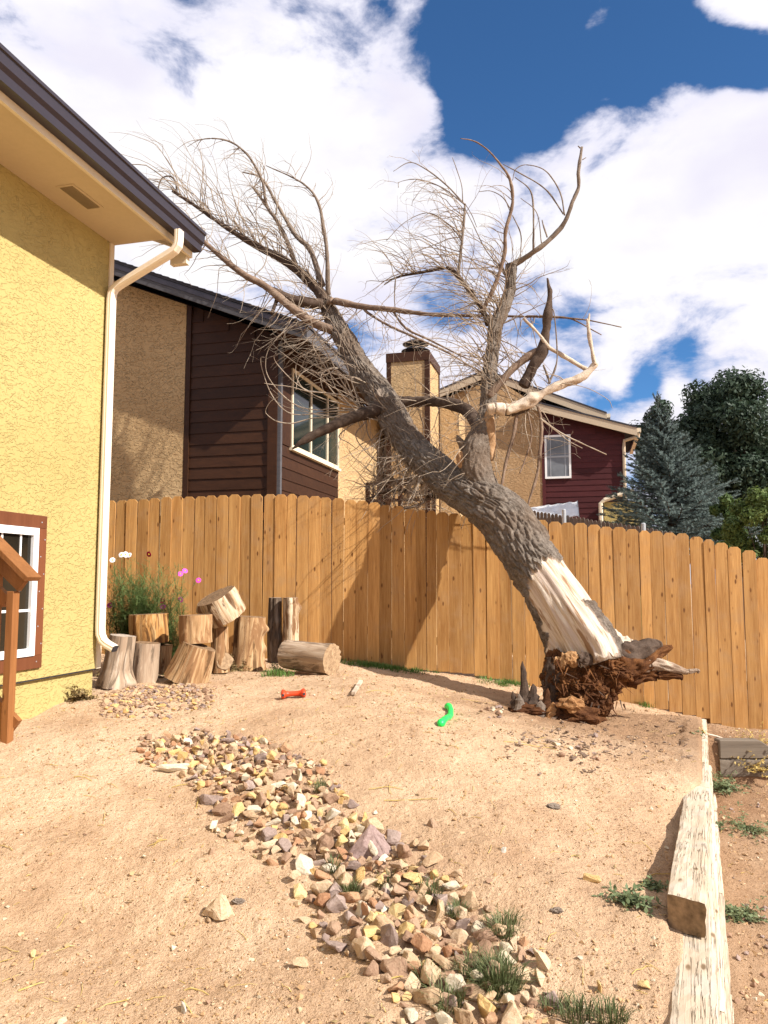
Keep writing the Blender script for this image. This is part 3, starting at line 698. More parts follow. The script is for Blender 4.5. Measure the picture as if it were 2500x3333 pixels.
def house_b():
    c = at(1770, 1500, 25.); Fb = Frame((c.x, c.y, 0))
    root = empty('stucco_house', Fb.p(0, 2, 0), 'far house with maroon siding, tan stucco and stepped beige rooflines beside the blue spruce', 'house')
    on = lambda px, py, b=0: Fb.on_b(px, py, b)
    a0 = on(1425, 1500)[0]; aP, zP = on(1610, 1205); aL, zL = on(1440, 1280)
    aU, zU = on(1977, 1334); aM, zM = on(1757, 1322); aE, zE = on(2072, 1400); aC = on(2036, 1500)[0]
    th = .27
    mb = MB(); mb.prism([Fb.p(a0, .05, -1), Fb.p(aC, .05, -1), Fb.p(aC, .05, zE - .1), Fb.p(0, .05, zM - .1), Fb.p(aP, .05, zP - .3), Fb.p(a0, .05, zL - .3)], E2 * 6); mb.build('wall', M['siding_maroon'], root)
    mb = MB(); mb.prism([Fb.p(a0, 0, -1), Fb.p(-.06, 0, -1), Fb.p(-.06, 0, zM - .05), Fb.p(aP, 0, zP - th), Fb.p(a0, 0, zL - th)], E2 * .049); mb.build('stucco_panel', M['stucco_tan_far'], root)
    mb = MB(); Fb.box(mb, -.059, .045, -.02, .049, -1, zM - th); mb.build('corner_board', M['siding_maroon'], root)
    s2 = (zE - zM) / (aE - aM)
    zl = lambda z: aM + (z + th - zM) / s2
    lap_boards(Fb, root, M['siding_maroon'], .046, aC, .3, zM - th, .185, 'a', .049, -1, zl)
    # two roof planes
    def slab(x0, z0, x1, z1, b0, depth, name, mat, t0, t1):
        mb = MB(); mb.prism([Fb.p(x0, b0, z0 + t0), Fb.p(x1, b0, z1 + t0), Fb.p(x1, b0, z1 + t1), Fb.p(x0, b0, z0 + t1)], E2 * depth); return mb.build(name, mat, root)
    slab(aM - .3, zM - .3 * s2, aE, zE, -.40, 5, 'roof', M['shingle'], 0, .05)
    slab(aM - .3, zM - .3 * s2, aE, zE, -.38, .05, 'fascia', M['beige_trim'], -th + .02, -.002)
    s3 = (zU - zP) / (aU - aP)
    slab(aP, zP, aU, zU, .55, 6, 'roof', M['shingle'], 0, .05)
    slab(aP, zP, aU, zU, .57, .05, 'fascia', M['beige_trim'], -.26, -.002)
    slab(aP, zP - .3, aU - .25, zU - .25 - .25 * s3 * 0, .9, 4, 'upper_wall', M['siding_maroon'], -1.0, 0)
    slab(aL - .4, zL - .12, aP, zP, -.40, 6, 'roof', M['shingle'], 0, .05)
    slab(aL - .4, zL - .12, aP, zP, -.38, .05, 'fascia', M['beige_trim'], -.24, -.002)
    mb = MB(); Fb.box(mb, aE - .01, aE + .11, -.36, 4, zE - .13, zE); mb.build('gutter', M['cream_trim'], root)
    mb = MB(); Fb.box(mb, aU - .01, aU + .11, .58, 5, zU - .13, zU); mb.build('gutter', M['cream_trim'], root)
    pz = on(2036, 1430)[1]
    mb = MB(); P = [(aE + .05, -.3, zE - .13), (aE + .04, -.28, zE - .25), (aC - .02, -.05, pz - .05), (aC - .04, -.02, pz - .25), (aC - .04, -.02, .2)]
    mb.tube([Fb.p(*q) for q in P], .055, 8); mb.build('downpipe', M['beige_trim'], root)
    # lower porch eave
    p1, q1 = on(2030, 1607, -.6); p0, q0 = on(1955, 1632, -.6); pb = on(1950, 1690, -.6)
    mb = MB(); mb.tube([Fb.p(p1 + .3, -.6, q1 + .1), Fb.p(p0 + .12, -.6, q0 + .04), Fb.p(p0, -.6, q0 - .06), Fb.p(p0, -.6, -.5)], .07, 8); mb.build('downpipe', M['cream_trim'], root)
    mb = MB(); Fb.box(mb, p0 + .1, p1 + .6, -.5, .04, -1, q0 - .02); mb.build('porch_wall', M['stucco_yellow'], root)
    # window
    x0, z1 = on(1772, 1418); x1, z0 = on(1860, 1556)
    wn = empty('window', Fb.p((x0 + x1) / 2, 0, z0), None, None); wn.parent = root; wn.location = Fb.p((x0 + x1) / 2, 0, z0) - root.location
    fw = .065; mb = MB()
    for (u0, u1, v0, v1) in ((x0, x1, z1 - fw, z1), (x0, x1, z0, z0 + fw), (x0, x0 + fw, z0 + fw, z1 - fw), (x1 - fw, x1, z0 + fw, z1 - fw)): Fb.box(mb, u0, u1, -.03, .04, v0, v1)
    mb.build('frame', M['vinyl_white'], wn)
    zm = (z0 + z1) / 2
    for (v0, v1) in ((z0 + fw, zm - .03), (zm + .03, z1 - fw)):
        mb = MB(); Fb.box(mb, x0 + fw, x1 - fw, -.012, .03, v0, v1); mb.build('pane', M['glass_grey'], wn)
    mb = MB(); Fb.box(mb, x0 + fw, x1 - fw, -.025, .03, zm - .03, zm + .03); mb.build('meeting_rail', M['metal_grey'], wn)
    for u in (x0 + fw + .12, x1 - fw - .12):
        mb = MB(); Fb.box(mb, u - .012, u + .012, -.018, -.0125, z0 + fw, z1 - fw); mb.build('muntin', M['metal_grey'], wn)
house_b()

# ------------------------------------------------------------------ cedar fence
FY0, FT = 8.95, math.tan(R(7))
FD = Vector((math.cos(R(7)), -math.sin(R(7)), 0)); FN = Vector((-math.sin(R(7)), -math.cos(R(7)), 0))
def on_fence(px, py, off=0):
    d = ray(px, py); P = Vector((0, FY0, 0)) + FN * off
    t = (P - EYE).dot(FN) / d.dot(FN); return EYE + d * t
TOP = [(200, 1640), (340, 1632), (560, 1618), (900, 1607), (1000, 1612), (1100, 1622), (1240, 1640), (1330, 1655), (1480, 1672), (1740, 1690), (1817, 1697), (1904, 1706), (2067, 1722), (2224, 1737), (2302, 1754), (2368, 1772), (2419, 1787), (2467, 1805), (2495, 1827), (2600, 1870), (2800, 1940)]
BOT = [(200, 2160), (900, 2150), (1114, 2158), (1530, 2190), (1711, 2228), (2024, 2285), (2157, 2306), (2253, 2326), (2311, 2341), (2362, 2371), (2410, 2389), (2458, 2395), (2500, 2413), (2800, 2520)]
tp = [on_fence(*q) for q in TOP]; bp = [on_fence(*q) for q in BOT]
fs_ = lambda p: (p - Vector((0, FY0, 0))).dot(FD)
TS = [fs_(p) for p in tp]; TZ = [p.z for p in tp]; BS = [fs_(p) for p in bp]; BZ = [p.z for p in bp]
def fence():
    root = empty('privacy_fence', Vector((0, FY0, .6)), 'golden cedar board fence with dog-eared tops running across the back of the yard', 'fence')
    s = TS[0]; k = 0
    meshes = {}
    while s < TS[-1]:
        wd = .140 * random.uniform(.985, 1.0) if random.random() > .08 else .112
        sm = s + wd / 2; zt = float(np.interp(sm, TS, TZ)) + random.uniform(-.008, .008); zb = float(np.interp(sm, BS, BZ)) - .01
        H = zt - zb; e = .032; th = .017
        prof = [(-wd / 2, 0), (wd / 2, 0), (wd / 2, H - e), (wd / 2 - e, H), (-wd / 2 + e, H), (-wd / 2, H - e)]
        mb = MB(); mb.prism([(x, -th / 2, z) for x, z in prof], (0, th, 0))
        base = Vector((0, FY0, 0)) + FD * sm + FN * (random.uniform(-.003, .003)) + ZV * zb
        o = mb.build('board', M['cedar'], None); o.location = base - root.location; o.parent = root
        o.rotation_euler = (R(random.uniform(-.25, .25)), R(random.uniform(-.3, .3)), R(-7 + random.uniform(-1.3, 1.3)))
        bevel(o, .002)
        s += wd + random.choice([.002, .003, .003, .004, .005, .007])
        k += 1
    for fr in (.15, .85):
        zz = lambda ss: float(np.interp(ss, TS, TZ)) - (1 - fr) * 1.75
        for i in range(len(TS) - 1):
            mb = MB(); mb.beam(Vector((0, FY0, zz(TS[i]))) + FD * TS[i] - FN * .032, Vector((0, FY0, zz(TS[i + 1]))) + FD * (TS[i + 1] - .002) - FN * .032, .038, .086); mb.build('rail', M['cedar'], root)
    for ss in np.arange(-3.6, 5.5, 2.4):
        z1 = float(np.interp(ss, TS, TZ)) - .1; z0 = float(np.interp(ss, BS, BZ)) - .4
        mb = MB(); mb.box(Vector((0, FY0, (z0 + z1) / 2)) + FD * ss - FN * .10, .044, .044, (z1 - z0) / 2, FD, -FN, ZV); mb.build('post', M['cedar'], root)
fence()

# weathered picket fence far behind
def grey_fence():
    p0 = at(1690, 1655, 19.); p1 = at(2190, 1730, 16.)
    root = empty('picket_fence', (p0 + p1) / 2 - ZV * 1, 'weathered grey picket fence with steel posts in front of the blue spruce', 'fence')
    d = p1 - p0; L = d.length; dn = Vector((d.x, d.y, 0)).normalized(); nn = Vector((dn.y, -dn.x, 0))
    n = int(L / .105); wd = .088
    prof = [(-wd / 2, -1.5), (wd / 2, -1.5), (wd / 2, -.04), (wd / 2 - .02, -.008), (0, 0), (-wd / 2 + .02, -.008), (-wd / 2, -.04)]
    for k in range(n):
        p = p0 + d * ((k + .5) / n) + ZV * random.uniform(-.015, .015)
        mb = MB(); mb.prism([p + dn * x + ZV * z for x, z in prof], nn * .018); mb.build('picket', M['grey_picket'], root, loc=p)
    mb = MB(); mb.beam(p0 - ZV * .36 + nn * .045, p1 - ZV * .36 + nn * .045, .04, .09); mb.build('rail', M['trim_brown'], root)
    for px, py in ((1862, 1660), (2113, 1705)):
        t = (px - 1690) / 500; p = p0 + d * t + nn * .085
        z = at(px, py, p.y).z
        mb = MB(); mb.tube([Vector((p.x, p.y, z - 2)), Vector((p.x, p.y, z)), Vector((p.x, p.y, z + .02))], [.05, .05, .03], 10); mb.build('post', M['metal_grey'], root)
grey_fence()

# translucent plastic sheet over a bed
def tarp():
    p = at(1800, 1660, 21.); root = None
    mb = MB(); nx, ny = 26, 8
    c = [at(1690, 1690, 21), at(1885, 1680, 20.6), at(1878, 1632, 21.6), at(1722, 1652, 22)]
    for j in range(ny):
        for i in range(nx):
            u, v = i / (nx - 1), j / (ny - 1)
            q = (c[0] * (1 - u) + c[1] * u) * (1 - v) + (c[3] * (1 - u) + c[2] * u) * v
            q = q + Vector((0, -.10, .025)) * MN.noise(Vector((u * 9, v * 3, 2))); mb.v.append(tuple(q))
    mb.f = [(j * nx + i, j * nx + i + 1, (j + 1) * nx + i + 1, (j + 1) * nx + i) for j in range(ny - 1) for i in range(nx - 1)]
    o = mb.build('plastic_sheet', M['tarp'], None, loc=p, smooth=True)
    md = o.modifiers.new('thickness', 'SOLIDIFY'); md.thickness = .01
    tag(o, 'sheet of clear white plastic draped behind the weathered grey fence', 'plastic sheet')
    mb = MB(); mb.tube([at(1690, 1700, 20.95), at(1722, 1651, 21.9)], .015, 6); mb.tube([at(1885, 1690, 20.55), at(1879, 1631, 21.5)], .015, 6); mb.build('hoop', M['metal_grey'], o)
tarp()

# dark deck railing behind the fence
def deck():
    p = at(1190, 1660, 13.5)
    root = empty('deck_railing', p, 'dark brown wooden deck railing partly hidden behind dead twigs above the fence', 'railing')
    a = at(1192, 1576, 13.5); b = a + E1 * 1.25
    mb = MB(); mb.beam(a, b, .09, .05); mb.build('hand_rail', M['siding_brown'], root)
    mb = MB(); mb.beam(a - ZV * .3, b - ZV * .3, .06, .05); mb.build('lower_rail', M['siding_brown'], root)
    for k in range(3):
        q = a + E1 * (.03 + k * .59); mb = MB(); mb.box(q - ZV * .80, .035, .035, .774, E1, E2, ZV); mb.build('post', M['siding_brown'], root)
    for k in range(9):
        q = a + E1 * (.13 + k * .125) ; mb = MB(); mb.box(q - ZV * .1625, .016, .016, .1365, E1, E2, ZV); mb.build('baluster', M['siding_brown'], root)
deck()

# ------------------------------------------------------------------ timber edging
def timber_piece(name, p0, p1, wd, ht, mat, parent=None, end_skew=0., seed=0, label=None):
    """a weathered sawn timber, its skin worn uneven; p0/p1 are the centre of its top face at each end"""
    p0, p1 = Vector(p0), Vector(p1); d = p1 - p0; L = d.length; dn = d.normalized(); sx = dn.cross(ZV).normalized(); up = sx.cross(dn)
    n = max(3, int(L / .06)); prof = []
    m = 6
    for k in range(m): prof.append((-.5 + k / m, 0))
    for k in range(m): prof.append((.5, -k / m))
    for k in range(m): prof.append((.5 - k / m, -1))
    for k in range(m): prof.append((-.5, -1 + k / m))
    mb = MB(); K = len(prof)
    for i in range(n + 1):
        t = i / n
        for (x, z) in prof:
            sk = end_skew * x * wd * (1 - t)
            q = p0 + dn * (L * t + sk) + sx * (x * wd) + up * (z * ht)
            nz = MN.noise(Vector((q.x * 22, q.y * 3, q.z * 22 + seed))) * .006 + MN.noise(Vector((q.x * 5, q.y * 2, q.z * 5 + seed))) * .006
            cr = .008 if abs(abs(x) - .5) < .01 and (abs(z) < .01 or abs(z + 1) < .01) else 0
            ctr = p0 + dn * (L * t) - up * (ht * .5)
            q = q + (q - ctr).normalized() * (nz - cr); mb.v.append(tuple(q))
    for i in range(n):
        for k in range(K): mb.f.append((i * K + k, i * K + (k + 1) % K, (i + 1) * K + (k + 1) % K, (i + 1) * K + k))
    ang = math.atan2(dn.y, dn.x) - R(90)
    o = mb.build(name, mat, parent, loc=p0)
    o.data.transform(Matrix.Rotation(-ang, 4, 'Z')); o.rotation_euler = (0, 0, ang)
    # end grain
    for i, sg in ((0, 1), (n, -1)):
        me = MB(); ring = [Vector(mb.v[i * K + k]) for k in range(K)]
        c = sum(ring, Vector()) / K
        me.v = [tuple(v) for v in ring] + [tuple(c)]
        me.f = [((k + 1) % K, k, K) if sg > 0 else (k, (k + 1) % K, K) for k in range(K)]
        e = me.build('end_grain', M['timber_end'], None, loc=p0); e.data.transform(Matrix.Rotation(-ang, 4, 'Z')); e.parent = o; e.location = (0, 0, 0)
    return o
def edging():
    root = empty('timber_edging', Vector((float(xt(4)), 4, .0)), 'low retaining edge of sun-bleached square timbers along the right of the yard', 'retaining wall')
    Wd, Ht = .16, .145
    def tp_(Y, off, z): return Vector((float(xt(Y)) - Wd / 2 + off, Y, z))
    seg = [(1.0, 2.42), (2.44, 5.3), (5.32, 8.36)]
    for i, (y0, y1) in enumerate(seg): timber_piece('timber', tp_(y0, 0, ZT), tp_(y1, 0, ZT), Wd, Ht, M['timber'], root, seed=i * 7)
    for c, off, cuts in ((1, .028, (.8, 3.1, 6.2, 8.3)), (2, .055, (.8, 2.2, 4.6, 8.25)), (3, .07, (.8, 4.0, 8.2))):
        for y0, y1 in zip(cuts[:-1], cuts[1:]):
            timber_piece('timber', tp_(y0, off, ZT - c * (Ht + .004)), tp_(y1 - .01, off, ZT - c * (Ht + .004)), Wd, Ht, M['timber'], root, seed=c * 13 + y0)
    timber_piece('timber', tp_(5.27, 0, ZT + .116), tp_(7.75, 0, ZT + .128), Wd, .138, M['timber'], root, seed=57)
    # loose beam on top
    b = timber_piece('timber_beam', Vector((float(xt(3.36)) - .115, 3.36, ZT + .150)), Vector((float(xt(5.25)) - .075, 5.25, ZT + .118)), .155, .145, M['timber'], None, end_skew=-.35, seed=91)
    tag(b, 'thick weathered timber beam with cracked dark end lying on top of the timber edging', 'beam')
    # cross wall to the right
    root2 = empty('timber_wall', Vector((4, 7, 0)), 'short dark timber wall with a slanted end at right angles to the bleached edging', 'retaining wall')
    x0 = float(xt(7.05)) + .09; z = EYE.z - 1.40
    timber_piece('timber', Vector((x0, 7.05, z - .165)), Vector((6.4, 6.95, z - .165)), .12, .155, M['timber_dark'], root2, seed=3)
    mb = MB(); mb.prism([(x0, 6.99, z), (x0 + .36, 6.985, z - .002), (x0 + .60, 6.985, z - .158), (x0, 6.99, z - .160)], (0, .12, 0)); bevel(mb.build('timber', M['timber_dark'], root2, loc=(x0, 7.05, z)), .006)
edging()

# ------------------------------------------------------------------ stair railing at the left edge
def stair_rail():
    pb = ground_pt(30, 2418)
    root = empty('stair_railing', pb, 'brown wooden stair handrail and post in front of the white-framed window', 'railing')
    Y = pb.y
    e = at(108, 1885, Y - .02); dirv = (E1 * 1.0 - ZV * .82).normalized(); u0 = e - dirv * 1.5
    side = dirv.cross(ZV).normalized(); up = side.cross(dirv)
    if up.z < 0: up = -up
    mb = MB()
    L = 1.5; c = (e + u0) / 2
    mb.box(c, L / 2, .07, .019, dirv, side, up); bevel(mb.build('hand_rail', M['rail_wood'], root, loc=c), .003)
    def loc_post(px0, px1, ytop, ybot, Yd, name='post'):
        a = at(px0, ytop, Yd); b = at(px1, ytop, Yd); top = (a + b) / 2; hw = (b - a).length / 2
        bot = at((px0 + px1) / 2 - 17, ybot, Yd)
        mb = MB(); ctr = Vector((top.x, Yd, (top.z + bot.z) / 2)); mb.box(ctr, hw, .03, (top.z - bot.z) / 2, E1, E2, ZV)
        return bevel(mb.build(name, M['rail_wood'], root, loc=ctr), .003)
    loc_post(30, 57, 1924, 2430, Y)
    loc_post(-22, 7, 1790, 2300, Y + .05)
    mb = MB(); mb.beam(e - dirv * .03 - up * .085 + side * .0, u0 - up * .085, .036, .085, up); mb.build('rail_support', M['rail_wood'], root)
    q = at(24, 1960, Y + .04)
    mb = MB(); mb.beam(q, q - dirv * 1.2, .035, .085, up); mb.build('middle_rail', M['rail_wood'], root)
    q = at(14, 2370, Y + .05); mb = MB(); mb.beam(q + dirv * .06, q - dirv * 1.3, .038, .24, up); mb.build('stringer', M['rail_wood'], root)
stair_rail()

# ------------------------------------------------------------------ the fallen tree
def catmull(P, n):
    P = [np.array(p, float) for p in P]; out = []
    Q = [2 * P[0] - P[1]] + P + [2 * P[-1] - P[-2]]
    seg = len(P) - 1
    for i in range(n):
        t = i / (n - 1) * seg; k = min(int(t), seg - 1); f = t - k
        a, b, c, d = Q[k:k + 4]
        out.append(.5 * ((2 * b) + (-a + c) * f + (2 * a - 5 * b + 4 * c - d) * f * f + (-a + 3 * b - 3 * c + d) * f ** 3))
    return out
def trace(pts):
    """[(px, py, width px, depth)] -> list of (x, y, z, r)"""
    o = []
    for px, py, wd, Y in pts:
        p = at(px, py, Y); o.append((p.x, p.y, p.z, wd * scale_at(p) / 2))
    return o
def sweep(pts, nrows, nar, disp=None, name='limb', mat=None, parent=None, capn=True, label=None, axial=None):
    S = catmull(pts, nrows); P = [Vector(s[:3]) for s in S]; Rr = [max(.001, s[3]) for s in S]
    mb = MB(); al, ar, ba = [], [], []
    sl = 0; m = len(P)
    for i in range(m):
        if i: sl += (P[i] - P[i - 1]).length
        t = (P[min(i + 1, m - 1)] - P[max(i - 1, 0)]).normalized()
        vdir = (EYE - P[i]).normalized(); n = (vdir - t * vdir.dot(t)).normalized(); b = t.cross(n)
        if b.x < 0: b = -b
        for k in range(nar):
            a = 2 * math.pi * k / nar - math.pi; r = Rr[i]
            dr, bare = disp(a, sl, r, i / (m - 1)) if disp else (0, 0)
            rr = r + dr
            mb.v.append(tuple(P[i] + (n * math.cos(a) + b * math.sin(a)) * rr + (t * axial(a, sl) if axial else Vector()))); al.append(sl); ar.append(math.sin(a) * r + (.3 if math.cos(a) < 0 else 0)); ba.append(bare)
    for i in range(m - 1):
        for k in range(nar): mb.f.append((i * nar + k, i * nar + (k + 1) % nar, (i + 1) * nar + (k + 1) % nar, (i + 1) * nar + k))
    if capn: mb.f += [tuple(range(nar))[::-1], tuple(range((m - 1) * nar, m * nar))]
    mb.at = {'along': al, 'around': ar, 'bare': ba}
    return mb.build(name, mat, parent, smooth=True, label=label)
def bark_disp(seed, amp=.02, fr=15, lo=5.2):
    def f(a, s, r, t):
        cx, cy = math.cos(a) * r * fr, math.sin(a) * r * fr
        wob = MN.noise(Vector((cx * .5, cy * .5, s * 3 + seed))) * 1.3
        d, _ = MN.voronoi(Vector((cx + wob, cy - wob, s * lo + seed)))
        pl = min(1., (d[1] - d[0]) * 3.4)
        n = MN.noise(Vector((cx * 3, cy * 3, s * 22 + seed))) * .25
        big = MN.noise(Vector((cx * .16, cy * .16, s * 1.3 + seed))) * .11 * r + max(0, MN.noise(Vector((cx * .3 + 7, cy * .3, s * 3.1 + seed))) - .25) * .22 * r
        return amp * (pl - .6 + n) + big, 0.
    return f
BK = bark_disp(3, .028, 23, 4.4)
def trunk_disp(a, s, r, t):
    bk = BK
    d, _ = bk(a, s, r, t)
    ad = math.degrees(a)                       # 0 faces the viewer, + towards the upper right side
    j = MN.noise(Vector((a * 3.2, 1.3, 5))) * .16 + MN.noise(Vector((a * 9, 4.3, 5))) * .07
    top = .98 + .10 * math.sin(a * 1.3) + j - max(0, ad - 70) * .003
    edgeL = -58 + 16 * MN.noise(Vector((s * 5, 0, 8))) - 70 * max(0, 1 - s / .42) - 25 * max(0, MN.noise(Vector((s * 9, 4, 2)))); edgeR = 150
    strip = (44 + 8 * MN.noise(Vector((s * 6, 3, 1))) < ad < 72) and s < .50 - (ad - 60) * .003
    bare = 1. if (s < top and edgeL < ad < edgeR and not strip) else 0.
    if bare:
        cx, cy = math.cos(a), math.sin(a)
        rid = MN.noise(Vector((cx * 2.3, cy * 2.3, s * 1.3 + 2))) * .075 + MN.noise(Vector((cx * 7, cy * 7, s * 2.6))) * .022 + MN.noise(Vector((cx * 16, cy * 16, s * 5))) * .010
        fl = max(0, 1 - s / .8)
        d = -.022 + rid * (.35 + fl)
    lob = max(0, 1 - s / .75) ** 1.6
    d += lob * r * .16 * math.sin(a * 3 + .6)
    return d, bare
def lumps(name, c, rad, seed, mat, parent, amp=.35, freq=4., sub=5, squash=(1, 1, 1), rotz=0, label=None, flat=True, hf=0.):
    bm = bmesh.new(); bmesh.ops.create_icosphere(bm, subdivisions=sub, radius=1)
    for v in bm.verts:
        p = v.co.copy(); q = p * freq * .5 + Vector((seed, seed * 1.7, 0))
        n = MN.ridged_multi_fractal(q * .7, .9, 2.1, 4, 1.0, 2.0) * .35 - .3 + MN.noise(q * 1.1 + Vector((9, 3, 1))) * .8 + MN.noise(q * 5) * .16 + (hf * (MN.noise(q * 6.3) + .7 * abs(MN.noise(q * 13)) + .4 * MN.noise(q * 25)) if hf else 0)
        v.co = Vector((p.x * squash[0], p.y * squash[1], p.z * squash[2])) * rad * (1 + amp * n)
    me = bpy.data.meshes.new(name); bm.to_mesh(me); bm.free(); me.materials.append(mat)
    if not flat: me.polygons.foreach_set('use_smooth', [True] * len(me.polygons))
    o = bpy.data.objects.new(name, me); C.objects.link(o); o.rotation_euler = (0, 0, rotz)
    if parent: o.parent = parent; o.location = Vector(c) - origin_of(parent)
    else: o.location = c
    if label: o['label'] = label
    return o

class Twigs:
    """many thin shoots growing out of one limb, joined as one part"""
    def __init__(s): s.mb = MB(); s.tips = []
    def shoot(s, p, d, L, r0, curl, n=9, wob=.12, sides=4, fork=.0):
        p = Vector(p); d = Vector(d).normalized(); pts = [p.copy()]; step = L / n
        cv = Vector(curl)
        for i in range(n):
            jit = Vector((random.gauss(0, 1), random.gauss(0, 1), random.gauss(0, 1))) * wob
            kink = Vector((random.gauss(0, 1), random.gauss(0, .6), random.gauss(0, 1))) * (.28 if random.random() < .22 else .0)
            d = (d + cv * (step * 1.0) * (.5 + 1.2 * i / n) + jit * .5 + kink).normalized()
            p = p + d * step; pts.append(p.copy())
            if fork and random.random() < fork and i > 1:
                dd = (d + Vector((random.gauss(0, .5), random.gauss(0, .4), random.gauss(0, .5)))).normalized()
                s.shoot(p, dd, L * (1 - i / n) * random.uniform(.4, .9), r0 * (1 - i / n) * .7, curl, 6, wob, 3, fork * .3)
        rad = [max(.0013, r0 * (1 - .82 * i / n)) for i in range(n + 1)]
        s.mb.tube(pts, rad, sides, False)
    def build(s, mat, parent): return s.mb.build('twigs', mat, parent, smooth=True, kind='stuff')
def along(pts, t):
    S = catmull([p for p in pts], 60); k = min(58, int(t * 59)); a, b = S[k], S[k + 1]
    return Vector(a[:3]), (Vector(b[:3]) - Vector(a[:3])).normalized(), a[3]

def fallen_tree():
    base = at(1880, 2340, 7.14)
    root = empty('fallen_tree', base, 'uprooted dead tree leaning across the fence onto the neighbouring roof', 'tree')
    Yb = base.y + .2
    q_ = lambda o: o if o < .8 else .78 + (o - .8) * .87
    tr = trace([(x_, y_, w_, Yb + q_(d_ - Yb)) for x_, y_, w_, d_ in [(1932, 2168, 262, Yb + .03), (1908, 2112, 250, Yb + .08), (1856, 2022, 208, Yb + .16), (1784, 1904, 178, Yb + .33), (1710, 1795, 172, Yb + .55), (1641, 1690, 165, Yb + .8), (1560, 1625, 140, Yb + 1.1), (1470, 1573, 116, Yb + 1.5), (1417, 1528, 108, Yb + 1.8), (1356, 1470, 101, Yb + 2.15), (1307, 1406, 93, Yb + 2.5), (1269, 1337, 92, Yb + 2.8), (1229, 1274, 90, Yb + 3.05), (1174, 1198, 77, Yb + 3.35), (1125, 1115, 66, Yb + 3.6), (1082, 1033, 54, Yb + 3.85), (1055, 972, 40, Yb + 4.05)]])
    sweep(tr, 760, 200, trunk_disp, 'trunk', M['bark'], root, axial=lambda a, s_: max(0, 1 - s_ / .22) * (MN.noise(Vector((math.cos(a) * 3, math.sin(a) * 3, 2))) * .10 + MN.noise(Vector((math.cos(a) * 9, math.sin(a) * 9, 5))) * .06))
    Yf = Yb + 1.0
    rl = trace([(1610, 1670, 120, Yf), (1575, 1590, 100, Yf + .05), (1550, 1520, 98, Yf + .1), (1554, 1455, 92, Yf + .15), (1572, 1400, 70, Yf + .2), (1587, 1334, 55, Yf + .25), (1590, 1253, 50, Yf + .3), (1598, 1171, 45, Yf + .35), (1607, 1117, 42, Yf + .4), (1615, 1060, 44, Yf + .42), (1640, 1000, 37, Yf + .45), (1660, 940, 34, Yf + .5), (1664, 862, 34, Yf + .5)])
    lb = sweep(rl, 320, 80, bark_disp(9, .017, 28, 6), 'limb', M['bark'], root, label='upright limb with pale torn bark')
    # pale torn wood on the limb
    sweep(trace([(1590, 1335, 14, Yf + .12), (1594, 1365, 30, Yf + .13), (1596, 1420, 36, Yf + .11), (1598, 1470, 26, Yf + .10), (1600, 1500, 6, Yf + .09)]), 40, 18, lambda a, s, r, t: (MN.noise(Vector((math.cos(a) * 3, math.sin(a) * 3, s * 9))) * .018, 0), 'torn_wood', M['raw_wood'], lb)
    lumps('rot_pocket', at(1500, 1495, Yf + .08), .075, 4, M['raw_wood'], root, .5, 3, 4, (.55, .6, 1.2))
    sweep(trace([(1530, 1480, 34, Yf + .15), (1508, 1452, 30, Yf + .14), (1492, 1428, 16, Yf + .13), (1486, 1416, 4, Yf + .13)]), 20, 16, bark_disp(2, .01), 'broken_stub', M['bark'], root)

    # branch list: name, material, trace, rows, sides
    Yt = Yb + q_(3.95)
    Br = {}
    def branch(key, mat, pts, parent=root, name='branch', sides=9, bump=.007, label=None):
        t = trace(pts)
        disp = (lambda a, s, r, tt: (MN.noise(Vector((math.cos(a) * 2, math.sin(a) * 2, s * 14 + len(Br)))) * min(bump, r * .35) + MN.noise(Vector((math.cos(a) * .8, 1, s * 5 + len(Br)))) * min(bump, r * .3), 0))
        Br[key] = (sweep(t, max(14, len(pts) * 7), sides, disp, name, M[mat], parent, label=label), t)
        return Br[key]
    branch('B1', 'branch_dark', [(1055, 985, 38, Yt), (1040, 950, 36, Yt), (980, 889, 31, Yt + .1), (912, 840, 26, Yt + .2), (844, 806, 22, Yt + .3), (769, 761, 17, Yt + .35), (701, 716, 13, Yt + .4), (625, 663, 10, Yt + .45), (561, 622, 8, Yt + .5)], sides=12)
    branch('B1t', 'branch', [(575, 630, 7, Yt + .5), (573, 595, 7, Yt + .5), (555, 574, 6, Yt + .52), (528, 580, 5, Yt + .54), (516, 610, 4, Yt + .55), (520, 640, 2, Yt + .55)], sides=6)
    branch('B2', 'branch', [(965, 870, 16, Yt + .1), (955, 842, 15, Yt + .05), (935, 784, 13, Yt), (904, 723, 12, Yt), (867, 671, 11, Yt - .05), (836, 625, 9, Yt - .1), (824, 610, 7, Yt - .1)], sides=7)
    branch('B2b', 'branch', [(870, 672, 9, Yt - .05), (862, 640, 9, Yt - .1), (858, 603, 8, Yt - .1), (836, 550, 8, Yt - .15), (799, 497, 7, Yt - .2), (753, 463, 6, Yt - .25), (701, 451, 5, Yt - .3), (648, 456, 3, Yt - .3), (610, 478, 2, Yt - .3)], sides=6)
    branch('B3', 'branch', [(1068, 960, 16, Yt), (1066, 867, 15, Yt - .1), (1062, 799, 13, Yt - .15), (1051, 731, 12, Yt - .2), (1040, 671, 9, Yt - .25), (1010, 618, 7, Yt - .3), (957, 580, 5, Yt - .3), (866, 539, 3, Yt - .3)], sides=7)
    branch('B4', 'branch', [(1050, 930, 20, Yt), (1010, 814, 17, Yt + .1), (965, 769, 15, Yt + .15), (927, 708, 12, Yt + .2), (897, 656, 10, Yt + .25), (851, 580, 7, Yt + .3), (790, 560, 4, Yt + .3)], sides=8)
